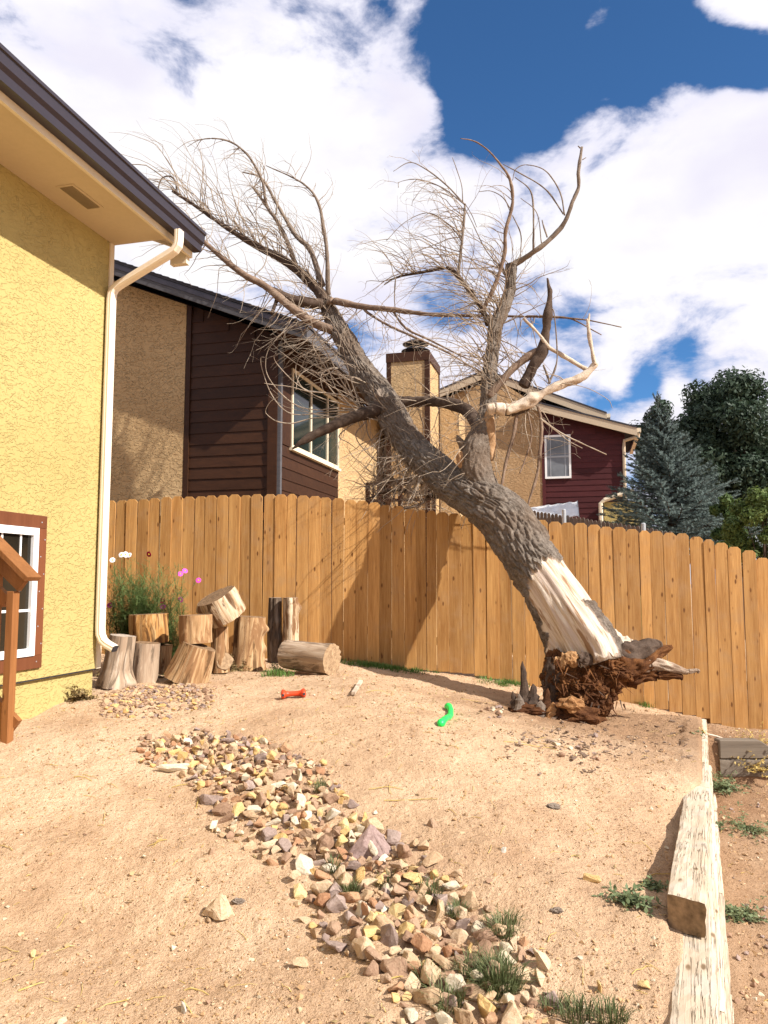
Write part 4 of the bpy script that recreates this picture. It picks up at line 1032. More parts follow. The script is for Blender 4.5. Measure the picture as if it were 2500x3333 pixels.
    branch('B5', 'branch_red', [(1085, 1075, 30, Yt - .25), (1020, 1050, 30, Yt - .25), (950, 1002, 28, Yt - .3), (867, 934, 24, Yt - .35), (799, 897, 21, Yt - .4), (738, 851, 18, Yt - .4), (678, 799, 15, Yt - .4), (633, 761, 12, Yt - .4), (610, 742, 10, Yt - .4)], sides=10)
    branch('B5b', 'branch_dark', [(1050, 990, 36, Yt - .15), (1000, 985, 38, Yt - .2), (950, 975, 34, Yt - .2), (905, 955, 28, Yt - .22), (868, 934, 16, Yt - .25)], sides=10)
    branch('B6', 'branch_dark', [(905, 955, 13, Yt - .25), (898, 985, 14, Yt - .3), (884, 1020, 12, Yt - .35)], sides=7)
    branch('B7', 'branch_red', [(1070, 985, 28, Yt - .1), (1093, 981, 24, Yt - .2), (1180, 998, 20, Yt - .4), (1277, 1008, 17, Yt - .65), (1386, 1022, 14, Yt - .9), (1505, 1027, 11, Yt - 1.2), (1700, 1030, 8, Yt - 1.6), (1774, 1030, 8, Yt - 1.75), (1904, 1041, 5, Yt - 2), (2023, 1065, 3, Yt - 2.2)], sides=9)
    branch('B7a', 'branch_red', [(1180, 1000, 9, Yt - .4), (1200, 1020, 9, Yt - .45), (1261, 1057, 9, Yt - .5), (1343, 1095, 8, Yt - .6), (1451, 1144, 7, Yt - .7), (1532, 1193, 5, Yt - .8), (1570, 1215, 4, Yt - .8)], sides=6)
    branch('B7b', 'branch_red', [(1275, 1008, 8, Yt - .65), (1321, 1068, 8, Yt - .7), (1397, 1106, 7, Yt - .8), (1505, 1160, 5, Yt - .95), (1560, 1185, 4, Yt - 1)], sides=6)
    branch('B7c', 'branch_red', [(1830, 1033, 5, Yt - 1.85), (1870, 1042, 5, Yt - 1.9), (1930, 1075, 4, Yt - 2), (1958, 1090, 3, Yt - 2)], sides=6)
    branch('LL', 'branch_dark', [(1230, 1335, 50, Yb + q_(2.75)), (1201, 1342, 42, Yb + q_(2.6)), (1125, 1367, 36, Yb + q_(2.45)), (1044, 1405, 30, Yb + q_(2.35)), (990, 1434, 22, Yb + q_(2.3)), (952, 1461, 5, Yb + q_(2.28))], sides=14, bump=.012, label='broken lower limb tapering to a point')
    branch('DL', 'branch_dark', [(1290, 1310, 40, Yb + q_(3.0)), (1350, 1308, 34, Yb + q_(2.9)), (1413, 1307, 34, Yb + q_(2.7)), (1480, 1318, 40, Yb + q_(2.4)), (1530, 1345, 42, Yb + q_(2.1)), (1560, 1400, 40, Yb + 1.6)], sides=12, bump=.01)
    Yr = Yf + .5
    branch('R1', 'branch', [(1660, 866, 20, Yr), (1690, 851, 19, Yr), (1740, 818, 17, Yr - .1), (1793, 776, 16, Yr - .15), (1838, 723, 14, Yr - .2), (1864, 656, 12, Yr - .25), (1883, 610, 12, Yr - .25), (1883, 558, 11, Yr - .3), (1894, 479, 9, Yr - .3)], sides=9)
    for k, pts in enumerate(([(780, 930, 5), (760, 830, 5), (700, 740, 4), (620, 712, 3), (570, 730, 3), (555, 780, 2)], [(775, 925, 5), (700, 820, 5), (600, 755, 4), (515, 710, 3)], [(645, 1080, 7), (645, 900, 6), (630, 820, 5), (565, 765, 3)], [(680, 1050, 4), (660, 920, 3), (590, 855, 2)], [(705, 1025, 5), (690, 980, 5), (683, 950, 3)], [(857, 690, 3), (873, 680, 2)], [(848, 640, 6), (838, 630, 4)])):
        branch('R1_%d' % k, 'branch', [(1250 + x / 1.327, y / 1.327, wd, Yr - .1 - .05 * k) for x, y, wd in pts], name='twig', sides=5)
    Z2 = lambda L, Y, dY=0: [(1250 + x / 1.327, y / 1.327, wd, Y + dY * i) for i, (x, y, wd) in enumerate(L)]
    branch('R2', 'branch_red', Z2([(425, 1345, 14), (480, 1230, 13), (520, 1100, 12), (525, 1000, 12), (555, 880, 11), (545, 780, 9), (510, 720, 7), (450, 650, 5), (390, 610, 4), (330, 598, 3)], Yr - .1, -.05), sides=8)
    branch('R3', 'branch_dark', Z2([(450, 1400, 22), (440, 1370, 19), (400, 1300, 17), (340, 1220, 15), (280, 1160, 12), (200, 1170, 10), (110, 1185, 8), (50, 1200, 7), (0, 1230, 4)], Yr + .05, .05), sides=9)
    branch('R3u', 'branch', Z2([(320, 1185, 10), (335, 1060, 9), (345, 960, 9), (350, 880, 7)], Yr + .2, .0), sides=7)
    for k, L in enumerate(([(350, 885, 5), (270, 800, 5), (180, 730, 4), (110, 702, 3), (40, 740, 2)], [(345, 880, 4), (250, 810, 4), (150, 775, 3), (70, 785, 2), (62, 810, 2)], [(338, 1040, 4), (280, 970, 4), (190, 920, 3), (90, 960, 2), (10, 1040, 2)], [(350, 880, 3), (380, 930, 3), (400, 980, 2)], [(50, 1200, 5), (45, 1280, 4), (48, 1330, 3)], [(340, 870, 4), (335, 800, 3), (310, 720, 3), (295, 680, 2)], [(300, 850, 3), (200, 790, 2), (130, 860, 2), (120, 890, 2)], [(545, 900, 4), (510, 850, 3), (460, 825, 3), (410, 828, 2)], [(555, 930, 4), (590, 1010, 4), (590, 1110, 3)], [(500, 1150, 5), (440, 1080, 4), (380, 960, 3), (350, 900, 2)])):
        branch('R3_%d' % k, 'branch', Z2(L, Yr + .1 - .03 * k, 0), name='twig', sides=5)
    Z5 = lambda L, Y, dY=0: [(1600 + x / 1.843, 900 + y / 1.843, wd, Y + dY * i) for i, (x, y, wd) in enumerate(L)]
    branch('R4', 'branch_dark', Z5([(190, 660, 34), (205, 630, 36), (250, 540, 34), (300, 460, 38), (322, 360, 30), (335, 250, 28), (345, 170, 22), (350, 100, 18), (342, 50, 9), (335, 10, 5)], Yf + .15), sides=12, bump=.014, label='dark broken snag with a splintered tip')
    branch('R4b', 'branch_red', Z5([(-20, 720, 26), (40, 650, 24), (130, 550, 24), (220, 480, 26), (290, 445, 26)], Yf + .2), sides=10, bump=.01)
    branch('R5', 'branch_bare', Z5([(-25, 800, 30), (20, 790, 34), (90, 795, 40), (170, 775, 36), (235, 742, 37), (300, 705, 28), (370, 668, 30), (440, 640, 25), (500, 622, 28), (560, 590, 23), (620, 530, 24), (630, 505, 9)], Yf - .05), sides=20, bump=.022, label='bleached branch stripped of its bark')
    branch('R5u', 'branch_bare', Z5([(622, 530, 16), (610, 480, 14), (600, 430, 12), (585, 350, 12), (578, 280, 12), (570, 255, 8)], Yf - .08), sides=9, bump=.006)
    branch('R5v', 'branch_bare', Z5([(580, 290, 8), (584, 250, 7), (588, 222, 3)], Yf - .08), name='twig', sides=6)
    branch('R6', 'branch_bare', Z5([(570, 560, 18), (520, 530, 15), (420, 470, 14), (340, 420, 13), (280, 340, 10), (190, 250, 9)], Yf + .1), sides=9, bump=.006)
    branch('R5d', 'branch_dark', Z5([(40, 800, 22), (120, 815, 26), (200, 790, 24), (280, 740, 14)], Yf + .02), sides=9, bump=.012)
    branch('R7', 'branch', Z5([(345, 640, 9), (390, 520, 6), (390, 380, 5), (375, 220, 4), (362, 190, 3)], Yf - .05), name='twig', sides=6)
    branch('R8', 'branch', Z5([(350, 640, 10), (330, 580, 9), (310, 530, 6)], Yf - .1), name='twig', sides=6)
    branch('R9', 'twig', Z5([(290, 850, 5), (420, 940, 5), (540, 1000, 4), (690, 1068, 3)], Yf - .2), name='twig', sides=5)
    branch('R10', 'twig', Z5([(300, 860, 5), (380, 920, 4), (460, 985, 3), (545, 1030, 2)], Yf - .2), name='twig', sides=5)
    branch('R11', 'twig', Z5([(420, 640, 3), (500, 650, 3), (600, 680, 2), (700, 740, 2), (725, 790, 2)], Yf - .1), name='twig', sides=5)
    # long hanging dead shoots in front of the far house
    for k, L in enumerate(([(150, 830, 12), (130, 960, 12), (90, 1100, 11), (60, 1250, 8), (40, 1300, 4)], [(280, 780, 11), (300, 900, 11), (290, 1060, 12), (270, 1200, 9), (230, 1330, 7), (205, 1420, 4)], [(220, 820, 6), (240, 960, 5), (200, 1100, 5), (170, 1180, 4)])):
        branch('H%d' % k, 'branch_red', Z5(L, Yf + .0, -.02), name='branch', sides=8, bump=.01)

    branch('K1', 'branch_dark', [(1450, 1605, 22, Yb + 2.25), (1400, 1612, 18, Yb + 2.30), (1330, 1600, 13, Yb + 2.35), (1260, 1600, 9, Yb + 2.40), (1195, 1625, 4, Yb + 2.45)], sides=8)
    branch('K2', 'branch', [(1430, 1590, 16, Yb + 2.35), (1380, 1570, 12, Yb + 2.40), (1310, 1560, 9, Yb + 2.45), (1240, 1580, 4, Yb + 2.50)], sides=7)
    branch('K3', 'branch', [(1420, 1600, 14, Yb + 2.30), (1370, 1640, 11, Yb + 2.35), (1310, 1655, 8, Yb + 2.35), (1250, 1660, 4, Yb + 2.35)], sides=7)
    Z4 = lambda L, Y: [(800 + x / 1.843, 900 + y / 1.843, wd, Y - .05 * i) for i, (x, y, wd) in enumerate(L)]
    for k, L in enumerate(([(690, 790), (560, 760), (430, 720), (300, 640), (200, 540), (170, 490), (180, 460)], [(690, 800), (560, 790), (420, 800), (300, 770), (200, 690), (130, 590), (120, 500), (140, 430), (170, 400)], [(690, 800), (540, 840), (400, 850), (280, 880), (190, 870), (130, 830), (120, 800), (150, 750), (200, 720)], [(670, 760), (480, 700), (360, 680), (310, 620), (300, 540), (330, 480), (370, 470)], [(650, 740), (560, 600), (500, 480), (440, 380), (400, 300), (380, 200)], [(640, 720), (520, 600), (430, 470), (400, 400), (430, 330), (490, 300)], [(680, 780), (600, 720), (500, 700), (380, 690), (260, 660), (170, 650), (110, 640)], [(650, 740), (600, 620), (540, 560), (470, 570), (450, 620), (470, 700)], [(690, 790), (640, 650), (600, 500), (560, 350), (500, 250)], [(700, 850), (620, 900), (560, 960), (620, 1000), (680, 1045)], [(690, 800), (500, 810), (330, 830), (230, 800), (150, 700), (100, 560), (90, 490), (115, 485)], [(700, 800), (560, 730), (450, 600), (380, 560), (320, 600), (300, 680)], [(720, 860), (740, 960), (840, 1080), (960, 1130)], [(720, 870), (660, 960), (760, 1090), (900, 1180)])):
        branch('S%d' % k, 'twig', Z4([(x, y, 5.2 - 3.4 * i / (len(L) - 1)) for i, (x, y) in enumerate(L)], Yb + q_(2.85)), name='twig', sides=5)
    # ---- procedural shoots
    camr = Vector((1, 0, 0)); zu = ZV
    def fan(key, n, t0, t1, ang0, ang1, L0, L1, r0, curl, fork=.12, mat='twig', tilt=.35, parent=None):
        """ang measured in the picture plane: 0 = right, 90 = up, 180 = left"""
        o, t = Br[key]; tw = Twigs()
        for i in range(n):
            p, d, r = along(t, random.uniform(t0, t1)); a = R(random.uniform(ang0, ang1))
            dv = Vector((math.cos(a), random.gauss(0, tilt), math.sin(a)))
            L = random.uniform(L0, L1); tw.shoot(p, dv, L, r0 * 1.3 * random.uniform(.7, 1.25), Vector(curl) / L * random.uniform(.3, 1.5), 11, .2, 4, fork * 1.4)
        tw.build(M[mat], o)
    fan('B1', 90, .08, 1, 75, 132, .6, 1.75, .0078, (-1.1, 0, -.5))
    fan('B1t', 6, .0, .9, 90, 180, .2, .5, .004, (-1, 0, -.8))
    fan('B2', 26, .1, 1, 60, 140, .3, .9, .005, (-1.0, 0, -.5))
    fan('B2b', 20, .1, 1, 100, 230, .25, .7, .0045, (-.7, 0, -1.))
    fan('B3', 26, .05, 1, 60, 150, .3, .9, .005, (-.9, 0, -.6))
    fan('B4', 36, .1, 1, 60, 140, .3, 1.0, .005, (-1, 0, -.5))
    fan('B5', 66, .05, 1, 60, 230, .3, 1.1, .006, (-.8, 0, -.5))
    fan('B5b', 22, .0, 1, 80, 260, .4, 1.3, .006, (-.7, 0, -.4))
    fan('B7', 34, .05, .75, 200, 340, .3, 1.0, .0055, (.2, 0, -.2))
    fan('B7', 14, .05, .9, 20, 160, .2, .6, .004, (-.6, 0, .2))
    fan('B7a', 10, .1, 1, 180, 350, .3, .8, .004, (.3, 0, -.3))
    fan('B7b', 10, .1, 1, 180, 350, .3, .8, .004, (.3, 0, -.3))
    fan('R2', 16, .02, .6, 80, 170, .25, .8, .0045, (-1.2, 0, -.6))
    fan('R3', 60, .02, .9, 70, 175, .4, 1.1, .005, (-1.0, 0, -.9))
    fan('R3u', 32, .0, 1, 100, 180, .4, 1.1, .0045, (-.7, 0, -1.3))
    fan('R3_0', 5, .1, .8, 120, 200, .2, .5, .003, (-.5, 0, -1.0)); fan('R3_1', 5, .1, .8, 120, 210, .2, .5, .003, (-.5, 0, -1.0))
    fan('R4b', 14, .0, 1, 40, 200, .2, .8, .005, (-.5, 0, .2))
    fan('R5', 14, .0, .7, 20, 150, .2, .9, .005, (-.4, 0, -.2))
    fan('R5d', 16, .0, .9, 170, 330, .3, 1.0, .005, (.2, 0, -.8))
    fan('DL', 30, .1, 1, 40, 330, .3, 1.1, .0055, (.3, 0, -.3))
    fan('LL', 8, .1, .6, 190, 280, .3, .8, .005, (-.3, 0, -.3))
    # shoots on the big limb
    for kk in ('K1', 'K2', 'K3'): fan(kk, 44, .05, 1, -20, 200, .2, .75, .0065, (.2, 0, .1), .25, tilt=.3)
    Br['RL'] = (lb, rl)
    fan('RL', 90, .45, .98, 75, 165, .5, 1.5, .006, (-1.0, 0, -.6), .16)
    fan('RL', 40, .30, .98, 10, 100, .3, .9, .006, (-.3, 0, .3), .16)
    fan('RL', 34, .15, .75, 180, 350, .4, 1.2, .006, (-.2, 0, -.6), .16)
    # shoots on the trunk: fans of long suckers curling on its left, and dead sprays under it
    trunk = [c for c in root.children if c.name.startswith('trunk')][0]; Br['TR'] = (trunk, tr)
    fan('TR', 10, .72, .80, 125, 190, .7, 1.7, .0075, (-.35, -.0, .9), .10, tilt=.25)
    fan('TR', 7, .66, .74, 165, 205, .8, 1.75, .0075, (-.1, -.1, .95), .10, tilt=.25)
    fan('TR', 56, .84, .99, 100, 215, .4, 1.3, .0065, (-.5, 0, -.2), .14)
    fan('TR', 14, .80, .98, 215, 300, .5, 1.4, .0065, (-.7, -.1, .2), .14)
    fan('TR', 22, .7, .97, 20, 80, .15, .6, .005, (-.2, 0, .1), .14)
    fan('TR', 95, .48, .68, 200, 320, .4, 1.3, .0065, (.3, 0, -.2), .2, tilt=.5)
    fan('TR', 20, .46, .62, 40, 110, .2, .7, .005, (-.6, 0, .1), .14)

    # ---- torn root plate
    rc = lambda px, py, dy=0: at(px, py, Yb + dy)
    lumps('rotten_root', rc(1898, 2228, -.04), .35, 1, M['rot'], root, .26, 2.6, 6, (.98, .70, .86), label='crumbling red-brown rotten wood under the trunk', hf=.55)
    lumps('rotten_root', rc(1985, 2170, -.10), .20, 8, M['rot'], root, .3, 3.0, 6, (1.35, .8, .72), hf=.55)
    lumps('rotten_root', rc(1812, 2200, -.06), .15, 12, M['rot'], root, .3, 3.0, 5, (.75, .8, 1.5), hf=.55)
    rk = random.Random(77)
    for k in range(16):
        t_ = rk.random(); px = 1790 + 250 * t_ + rk.gauss(0, 8); py = (2190 - 46 * math.sin(t_ * 2.2 + .5) + rk.gauss(0, 9)) if k < 9 else rk.uniform(2200, 2310)
        lumps('rotten_chunk', rc(px, py, -.33 + .16 * abs(t_ - .45) + (.08 if k >= 9 else 0)), rk.uniform(.022, .05), k * 3.3, M[rk.choice(['rot', 'rot', 'rot_pale', 'rot_pale', 'branch_dark'])], root, .7, 3.0, 3, (rk.uniform(.7, 1.5), .6, rk.uniform(.6, 1.3)), rk.uniform(-1, 1), hf=.5)
    rdisp = lambda seed, amp: (lambda a, s, r, t: (amp * r * (MN.ridged_multi_fractal(Vector((math.cos(a) * 1.3, math.sin(a) * 1.3, s * 3 + seed)), .9, 2.1, 4, 1, 2) * .5 - .6 + MN.noise(Vector((math.cos(a) * 3, math.sin(a) * 3, s * 12 + seed)))), 0))
    def rt(mat, pts, seed, amp=.45, label=None):
        return sweep(trace(pts), 70, 34, rdisp(seed, amp), 'root', M[mat], root, label=label)
    rt('branch_bare', [(1880, 1975, 50, Yb + .22), (1920, 2035, 78, Yb + .18), (1968, 2082, 92, Yb + .12), (2025, 2112, 80, Yb + .04), (2080, 2115, 56, Yb - .0), (2105, 2112, 20, Yb - .0)], 21, .25, 'pale root flare on the right of the trunk foot')
    rt('branch_dark', [(1905, 2130, 150, Yb - .03), (1985, 2140, 120, Yb - .06), (2060, 2128, 82, Yb - .08), (2115, 2106, 50, Yb - .08), (2140, 2098, 30, Yb - .08), (2122, 2084, 14, Yb - .08)], 3, .35)
    rt('rot', [(1960, 2180, 110, Yb - .1), (2040, 2170, 95, Yb - .12), (2100, 2158, 60, Yb - .12), (2150, 2122, 34, Yb - .1), (2188, 2104, 12, Yb - .1)], 6, .5)
    rt('bark_root', [(2040, 2175, 70, Yb - .1), (2110, 2160, 50, Yb - .12), (2165, 2168, 36, Yb - .14), (2210, 2180, 26, Yb - .15), (2240, 2186, 16, Yb - .16), (2272, 2182, 10, Yb - .17), (2272, 2192, 5, Yb - .17)], 9, .35, label='pale root tip pointing towards the fence')
    rt('rot', [(2000, 2205, 70, Yb - .08), (2060, 2205, 46, Yb - .1), (2130, 2195, 36, Yb - .12), (2205, 2200, 22, Yb - .14), (2222, 2212, 6, Yb - .14)], 12, .6)
    rt('rot', [(2030, 2200, 60, Yb), (2060, 2225, 28, Yb), (2072, 2242, 5, Yb)], 15, .6)
    rt('branch_dark', [(1800, 2140, 50, Yb - .08), (1798, 2220, 60, Yb - .1), (1800, 2300, 40, Yb - .1)], 18, .5)
    # splinters hanging from the break
    for k in range(70):
        px = random.uniform(1800, 2030); py = random.uniform(2140, 2310)
        p = rc(px, py, -.34 + random.uniform(0, .14)); L = random.uniform(.05, .19)
        d = Vector((random.gauss(.1, .5), random.gauss(-.2, .3), random.gauss(-.6, .4))).normalized()
        mb = MB(); s1 = d.orthogonal().normalized(); s2 = d.cross(s1); wv = random.uniform(.005, .017)
        mb.add([p + s1 * wv, p - s1 * wv * .8 + s2 * wv * .4, p + s2 * -wv * .6, p + d * L + s1 * wv * .2, p + d * L * .9 - s1 * wv * .3], [(0, 1, 4, 3), (1, 2, 4), (2, 0, 3), (2, 3, 4), (0, 2, 1)])
        mb.build('splinter', M[random.choice(['rot', 'rot', 'rot', 'branch_dark'])], root)
    # cut stub scar on the trunk
    q = at(1242, 1284, Yb + q_(2.78)); mb = MB()
    ax = Vector((.3, -.8, .5)).normalized(); mb.tube([q - ax * .05, q + ax * .03, q + ax * .035], [.085, .075, .03], 16); mb.build('cut_stub', M['branch'], root)
    return root, Yb
TREE, TYB = fallen_tree()

def jag_stump():
    b = ground_pt(1735, 2330)
    root = empty('broken_stump', b, 'dark jagged stump remnant with a tall splinter left of the torn root', 'stump')
    def shard(px, pyb, pyt, wd, dy, mat, lean=0):
        p0 = at(px, pyb, b.y + dy); p1 = at(px + lean, pyt, b.y + dy); s = scale_at(p0); w_ = wd * s / 2
        mb = MB(); n = 9; K = 9
        for i in range(n):
            t = i / (n - 1); c = p0.lerp(p1, t); rr = w_ * (1 - t) ** .65 * (1 + .5 * MN.noise(Vector((px, i * 1.3, 0)))) + .003
            for k in range(K):
                a = 2 * math.pi * k / K; r2 = rr * (1 + .6 * MN.noise(Vector((math.cos(a) * 1.5 + px, math.sin(a) * 1.5, i * .7))))
                mb.v.append(tuple(c + Vector((math.cos(a) * r2, math.sin(a) * r2 * .6, 0))))
        for i in range(n - 1):
            for k in range(K): mb.f.append((i * K + k, i * K + (k + 1) % K, (i + 1) * K + (k + 1) % K, (i + 1) * K + k))
        mb.build('shard', M[mat], root)
    shard(1712, 2300, 2152, 42, .12, 'branch_dark', -12); shard(1735, 2310, 2225, 60, .1, 'branch_dark'); shard(1690, 2310, 2258, 36, .02, 'branch'); shard(1675, 2305, 2250, 26, .04, 'branch_dark', -6)
    shard(1775, 2320, 2240, 44, .05, 'rot', 8); shard(1790, 2345, 2285, 50, -.05, 'rot_pale', 10); shard(1760, 2340, 2280, 60, -.02, 'branch'); shard(1815, 2350, 2300, 46, -.05, 'rot'); shard(1840, 2340, 2270, 50, 0, 'rot', 4)
    lumps('rotten_base', at(1760, 2320, b.y + .08), .2, 31, M['rot'], root, .5, 3.6, 5, (1.3, .6, .45))
    lumps('rotten_base', at(1880, 2335, b.y + .05), .17, 35, M['rot'], root, .5, 3.6, 5, (1.3, .6, .5))
    lumps('rotten_chunk', at(1860, 2290, b.y - .1), .075, 37, M['rot_pale'], root, .6, 3.6, 4, (1.2, .7, .8))
jag_stump()

# ------------------------------------------------------------------ cut logs beside the house
def log(name, p0, p1, r0, r1, mat, cut, label, seed, bend=0., lobes=.10, knots=(), flare=0., group='cut logs stacked beside the house'):
    p0, p1 = Vector(p0), Vector(p1); ax = (p1 - p0); L = ax.length; dn = ax.normalized()
    n = 34; K = 44; mb = MB(); al, ar = [], []
    s1 = (Vector((0, -1, 0)) - dn * dn.dot(Vector((0, -1, 0)))).normalized() if abs(dn.y) < .9 else Vector((0, 0, 1)); s2 = dn.cross(s1)
    rings = []
    for i in range(n):
        t = i / (n - 1); c = p0 + dn * (L * t) + s2 * (bend * math.sin(t * math.pi)); ring = []
        for k in range(K):
            a = 2 * math.pi * k / K
            r = (r0 + (r1 - r0) * t) * (1 + lobes * MN.noise(Vector((math.cos(a) * 1.1, math.sin(a) * 1.1, t * .8 + seed))) * 1.6 + .10 * MN.noise(Vector((math.cos(a) * 5, math.sin(a) * 5, t * 1.2 + seed))))
            r += flare * max(0, .35 - t) * (1 + .5 * math.sin(a * 3 + seed))
            for (kt, ka, kr) in knots:
                da = math.atan2(math.sin(a - ka), math.cos(a - ka)) * r0; r += kr * math.exp(-((da / .05) ** 2 + ((t - kt) * L / .05) ** 2))
            # checking cracks
            cr = MN.noise(Vector((math.cos(a) * 7, math.sin(a) * 7, seed * 3.)))
            if cr > .36: r -= .02
            q = c + (s1 * math.cos(a) + s2 * math.sin(a)) * r; ring.append(q); mb.v.append(tuple(q)); al.append(t * L); ar.append(a * r0)
        rings.append((c, ring))
    for i in range(n - 1):
        for k in range(K): mb.f.append((i * K + k, i * K + (k + 1) % K, (i + 1) * K + (k + 1) % K, (i + 1) * K + k))
    mb.at = {'along': al, 'around': ar}
    o = mb.build(name, M[mat], None, loc=p0, smooth=True); tag(o, label, 'log', group)
    for (c, ring), sg in ((rings[0], -1), (rings[-1], 1)):
        m2 = MB(); nr = 6; rad = []
        for j in range(nr):
            f = 1 - j / (nr - .5)
            for q in ring:
                v = c + (q - c) * f + dn * (sg * .004 * MN.noise(q * 9 + Vector((0, 0, j)))) ; m2.v.append(tuple(v)); rad.append(f)
        m2.v.append(tuple(c)); rad.append(0.)
        for j in range(nr - 1):
            for k in range(K):
                q4 = (j * K + k, j * K + (k + 1) % K, (j + 1) * K + (k + 1) % K, (j + 1) * K + k); m2.f.append(q4 if sg > 0 else q4[::-1])
        for k in range(K):
            t3 = ((nr - 1) * K + k, (nr - 1) * K + (k + 1) % K, nr * K); m2.f.append(t3 if sg > 0 else t3[::-1])
        m2.at = {'rad': rad}
        m2.build('cut_face', M[cut], o, smooth=True)
    return o
def zz(x, y, Y): return at(300 + x / 1.843, 1700 + y / 1.843, Y)
def zr(w_, Y): return w_ / 1.843 * Y / F / 2
def logs():
    def stand(x0, y0, x1, y1, w0, w1, Y, *a, dy=0, **k):
        return log('log', zz(x0, y0, Y), zz(x1, y1, Y + dy), zr(w0, Y), zr(w1, Y), *a, **k)
    g = lambda x, y: ground_pt(300 + x / 1.843, 1700 + y / 1.843)
    Y1 = g(150, 985).y + .12
    stand(140, 985, 183, 678, 175, 150, Y1, 'log_grey', 'cut_grey', 'pale grey leaning log beside the downpipe spout', 1, flare=.12, knots=((.12, 1.2, .07),))
    Y2 = g(310, 960).y + .14
    stand(305, 960, 327, 722, 158, 156, Y2, 'log_grey', 'cut_brown', 'short upright grey log in front, below the orange-streaked log', 2, lobes=.06)
    Y4 = Y2 + .36
    stand(400, 900, 405, 735, 150, 150, Y4, 'log_tan', 'cut_brown', 'mostly hidden log that carries the orange-streaked log', 3)
    stand(340, 722, 338, 550, 225, 228, Y4 - .02, 'log_orange', 'cut_brown', 'orange-streaked log with a dark weathered top on the left of the stack', 4, lobes=.07)
    Y5 = g(560, 960).y + .16
    stand(560, 955, 640, 738, 262, 205, Y5, 'log_tan', 'cut_brown', 'wide split log leaning right at the front of the stack', 5, lobes=.05, bend=.0)
    stand(622, 722, 620, 555, 190, 190, Y5 + .05, 'log_tan', 'cut_brown', 'short round log standing on top of the wide split log', 6, lobes=.06)
    Y7 = Y5 + .55
    stand(765, 900, 762, 628, 110, 104, Y7, 'log_tan', 'cut_tan', 'thin upright log behind the small dark lying log', 7)
    log('log', zz(813, 572, Y7 - .08), zz(742, 440, Y7 - .16), zr(232, Y7), zr(222, Y7), 'log_white', 'cut_brown', 'white-streaked thick log lying tilted on top of the stack', 8, lobes=.1, knots=((.8, 4.9, .05),))
    Y10 = g(770, 905).y + .05
    log('log', zz(735, 860, Y10 + .35), zz(797, 832, Y10 - .02), zr(125, Y10), zr(98, Y10), 'log_dark', 'cut_tan', 'small dark log lying with its round cut end towards the yard', 10)
    Y9 = g(930, 885).y + .2
    stand(925, 880, 950, 566, 185, 175, Y9, 'log_tan', 'cut_brown', 'tall knobby log with a burl on its right shoulder', 9, lobes=.12, knots=((.78, 1.5, .06), (.4, 1.7, .035)), flare=.06)
    Y11 = Y9 + .75
    stand(1100, 838, 1100, 452, 92, 78, Y11, 'log_dark', 'cut_grey', 'dark shaded upright log with knot stubs against the fence', 11, knots=((.62, .4, .03), (.36, .5, .03)))
    stand(1180, 838, 1188, 452, 105, 92, Y11 - .1, 'log_white', 'cut_grey', 'tall pale upright log with two knots behind the lying log', 12, knots=((.9, .15, .025), (.78, -.2, .02), (.85, 1.6, .04)), bend=.01)
    Y13 = g(1440, 915).y + .12
    log('log', zz(1160, 790, Y13 + .22), zz(1440, 824, Y13 - .06), zr(165, Y13), zr(190, Y13), 'log_grey', 'cut_tan', 'thick grey log lying on its side with its cut end facing right', 13, lobes=.06)
logs()

# ------------------------------------------------------------------ dog toys
def toys():
    p = ground_pt(955, 2278); s = scale_at(p)
    c = p + ZV * .036; L = .074; d = Vector((math.cos(R(8)), math.sin(R(8)), .04)).normalized()
    bm = bmesh.new()
    K = 14; prof = [(-1.32, .4), (-1.28, .75), (-1.15, .98), (-1.0, .98), (-.88, .82), (-.72, .60), (-.4, .54), (0, .52), (.4, .54), (.72, .60), (.88, .82), (1.0, .98), (1.15, .98), (1.28, .75), (1.32, .4)]
    mb = MB(); side = d.cross(ZV).normalized(); up = side.cross(d)
    for x, r in prof:
        for k in range(K):
            a = 2 * math.pi * k / K; ry = r * (1 + (.55 * abs(math.sin(a)) ** 2 if abs(x) > .8 else 0)) * .038
            mb.v.append(tuple(c + d * (x * L) + up * (math.cos(a) * r * .038) + side * (math.sin(a) * ry)))
    n = len(prof)
    for i in range(n - 1):
        for k in range(K): mb.f.append((i * K + k, i * K + (k + 1) % K, (i + 1) * K + (k + 1) % K, (i + 1) * K + k))
    mb.f += [tuple(range(K))[::-1], tuple(range((n - 1) * K, n * K))]
    o = mb.build('dog_toy', M['rubber_red'], None, loc=c, smooth=True); tag(o, 'red rubber bone dog toy lying on the dirt', 'dog toy')
    for sx in (-1, 1):
        m2 = MB(); q = c + d * (sx * 1.1 * L) + side * .056; m2.tube([q - side * .002, q + side * .001], [.011, .010], 10); m2.build('hole', M['metal_dark'], o)
    p = [ground_pt(x, y) + ZV * .02 for x, y in ((1433, 2368), (1450, 2352), (1464, 2335), (1466, 2320), (1458, 2308))]
    S = catmull([(q.x, q.y, q.z, .017) for q in p], 22); mb = MB()
    rr = [.022 + (.009 if i in (0, 1, 20, 21) else .006 if i in (2, 19) else .0) + (.003 if i % 4 == 0 else 0) for i in range(22)]; rr[0] = .018; rr[-1] = .016
    mb.tube([Vector(q[:3]) for q in S], rr, 12)
    o = mb.build('dog_toy', M['rubber_green'], None, loc=p[2], smooth=True); tag(o, 'bright green curved rubber dog toy lying on the dirt', 'dog toy')
toys()

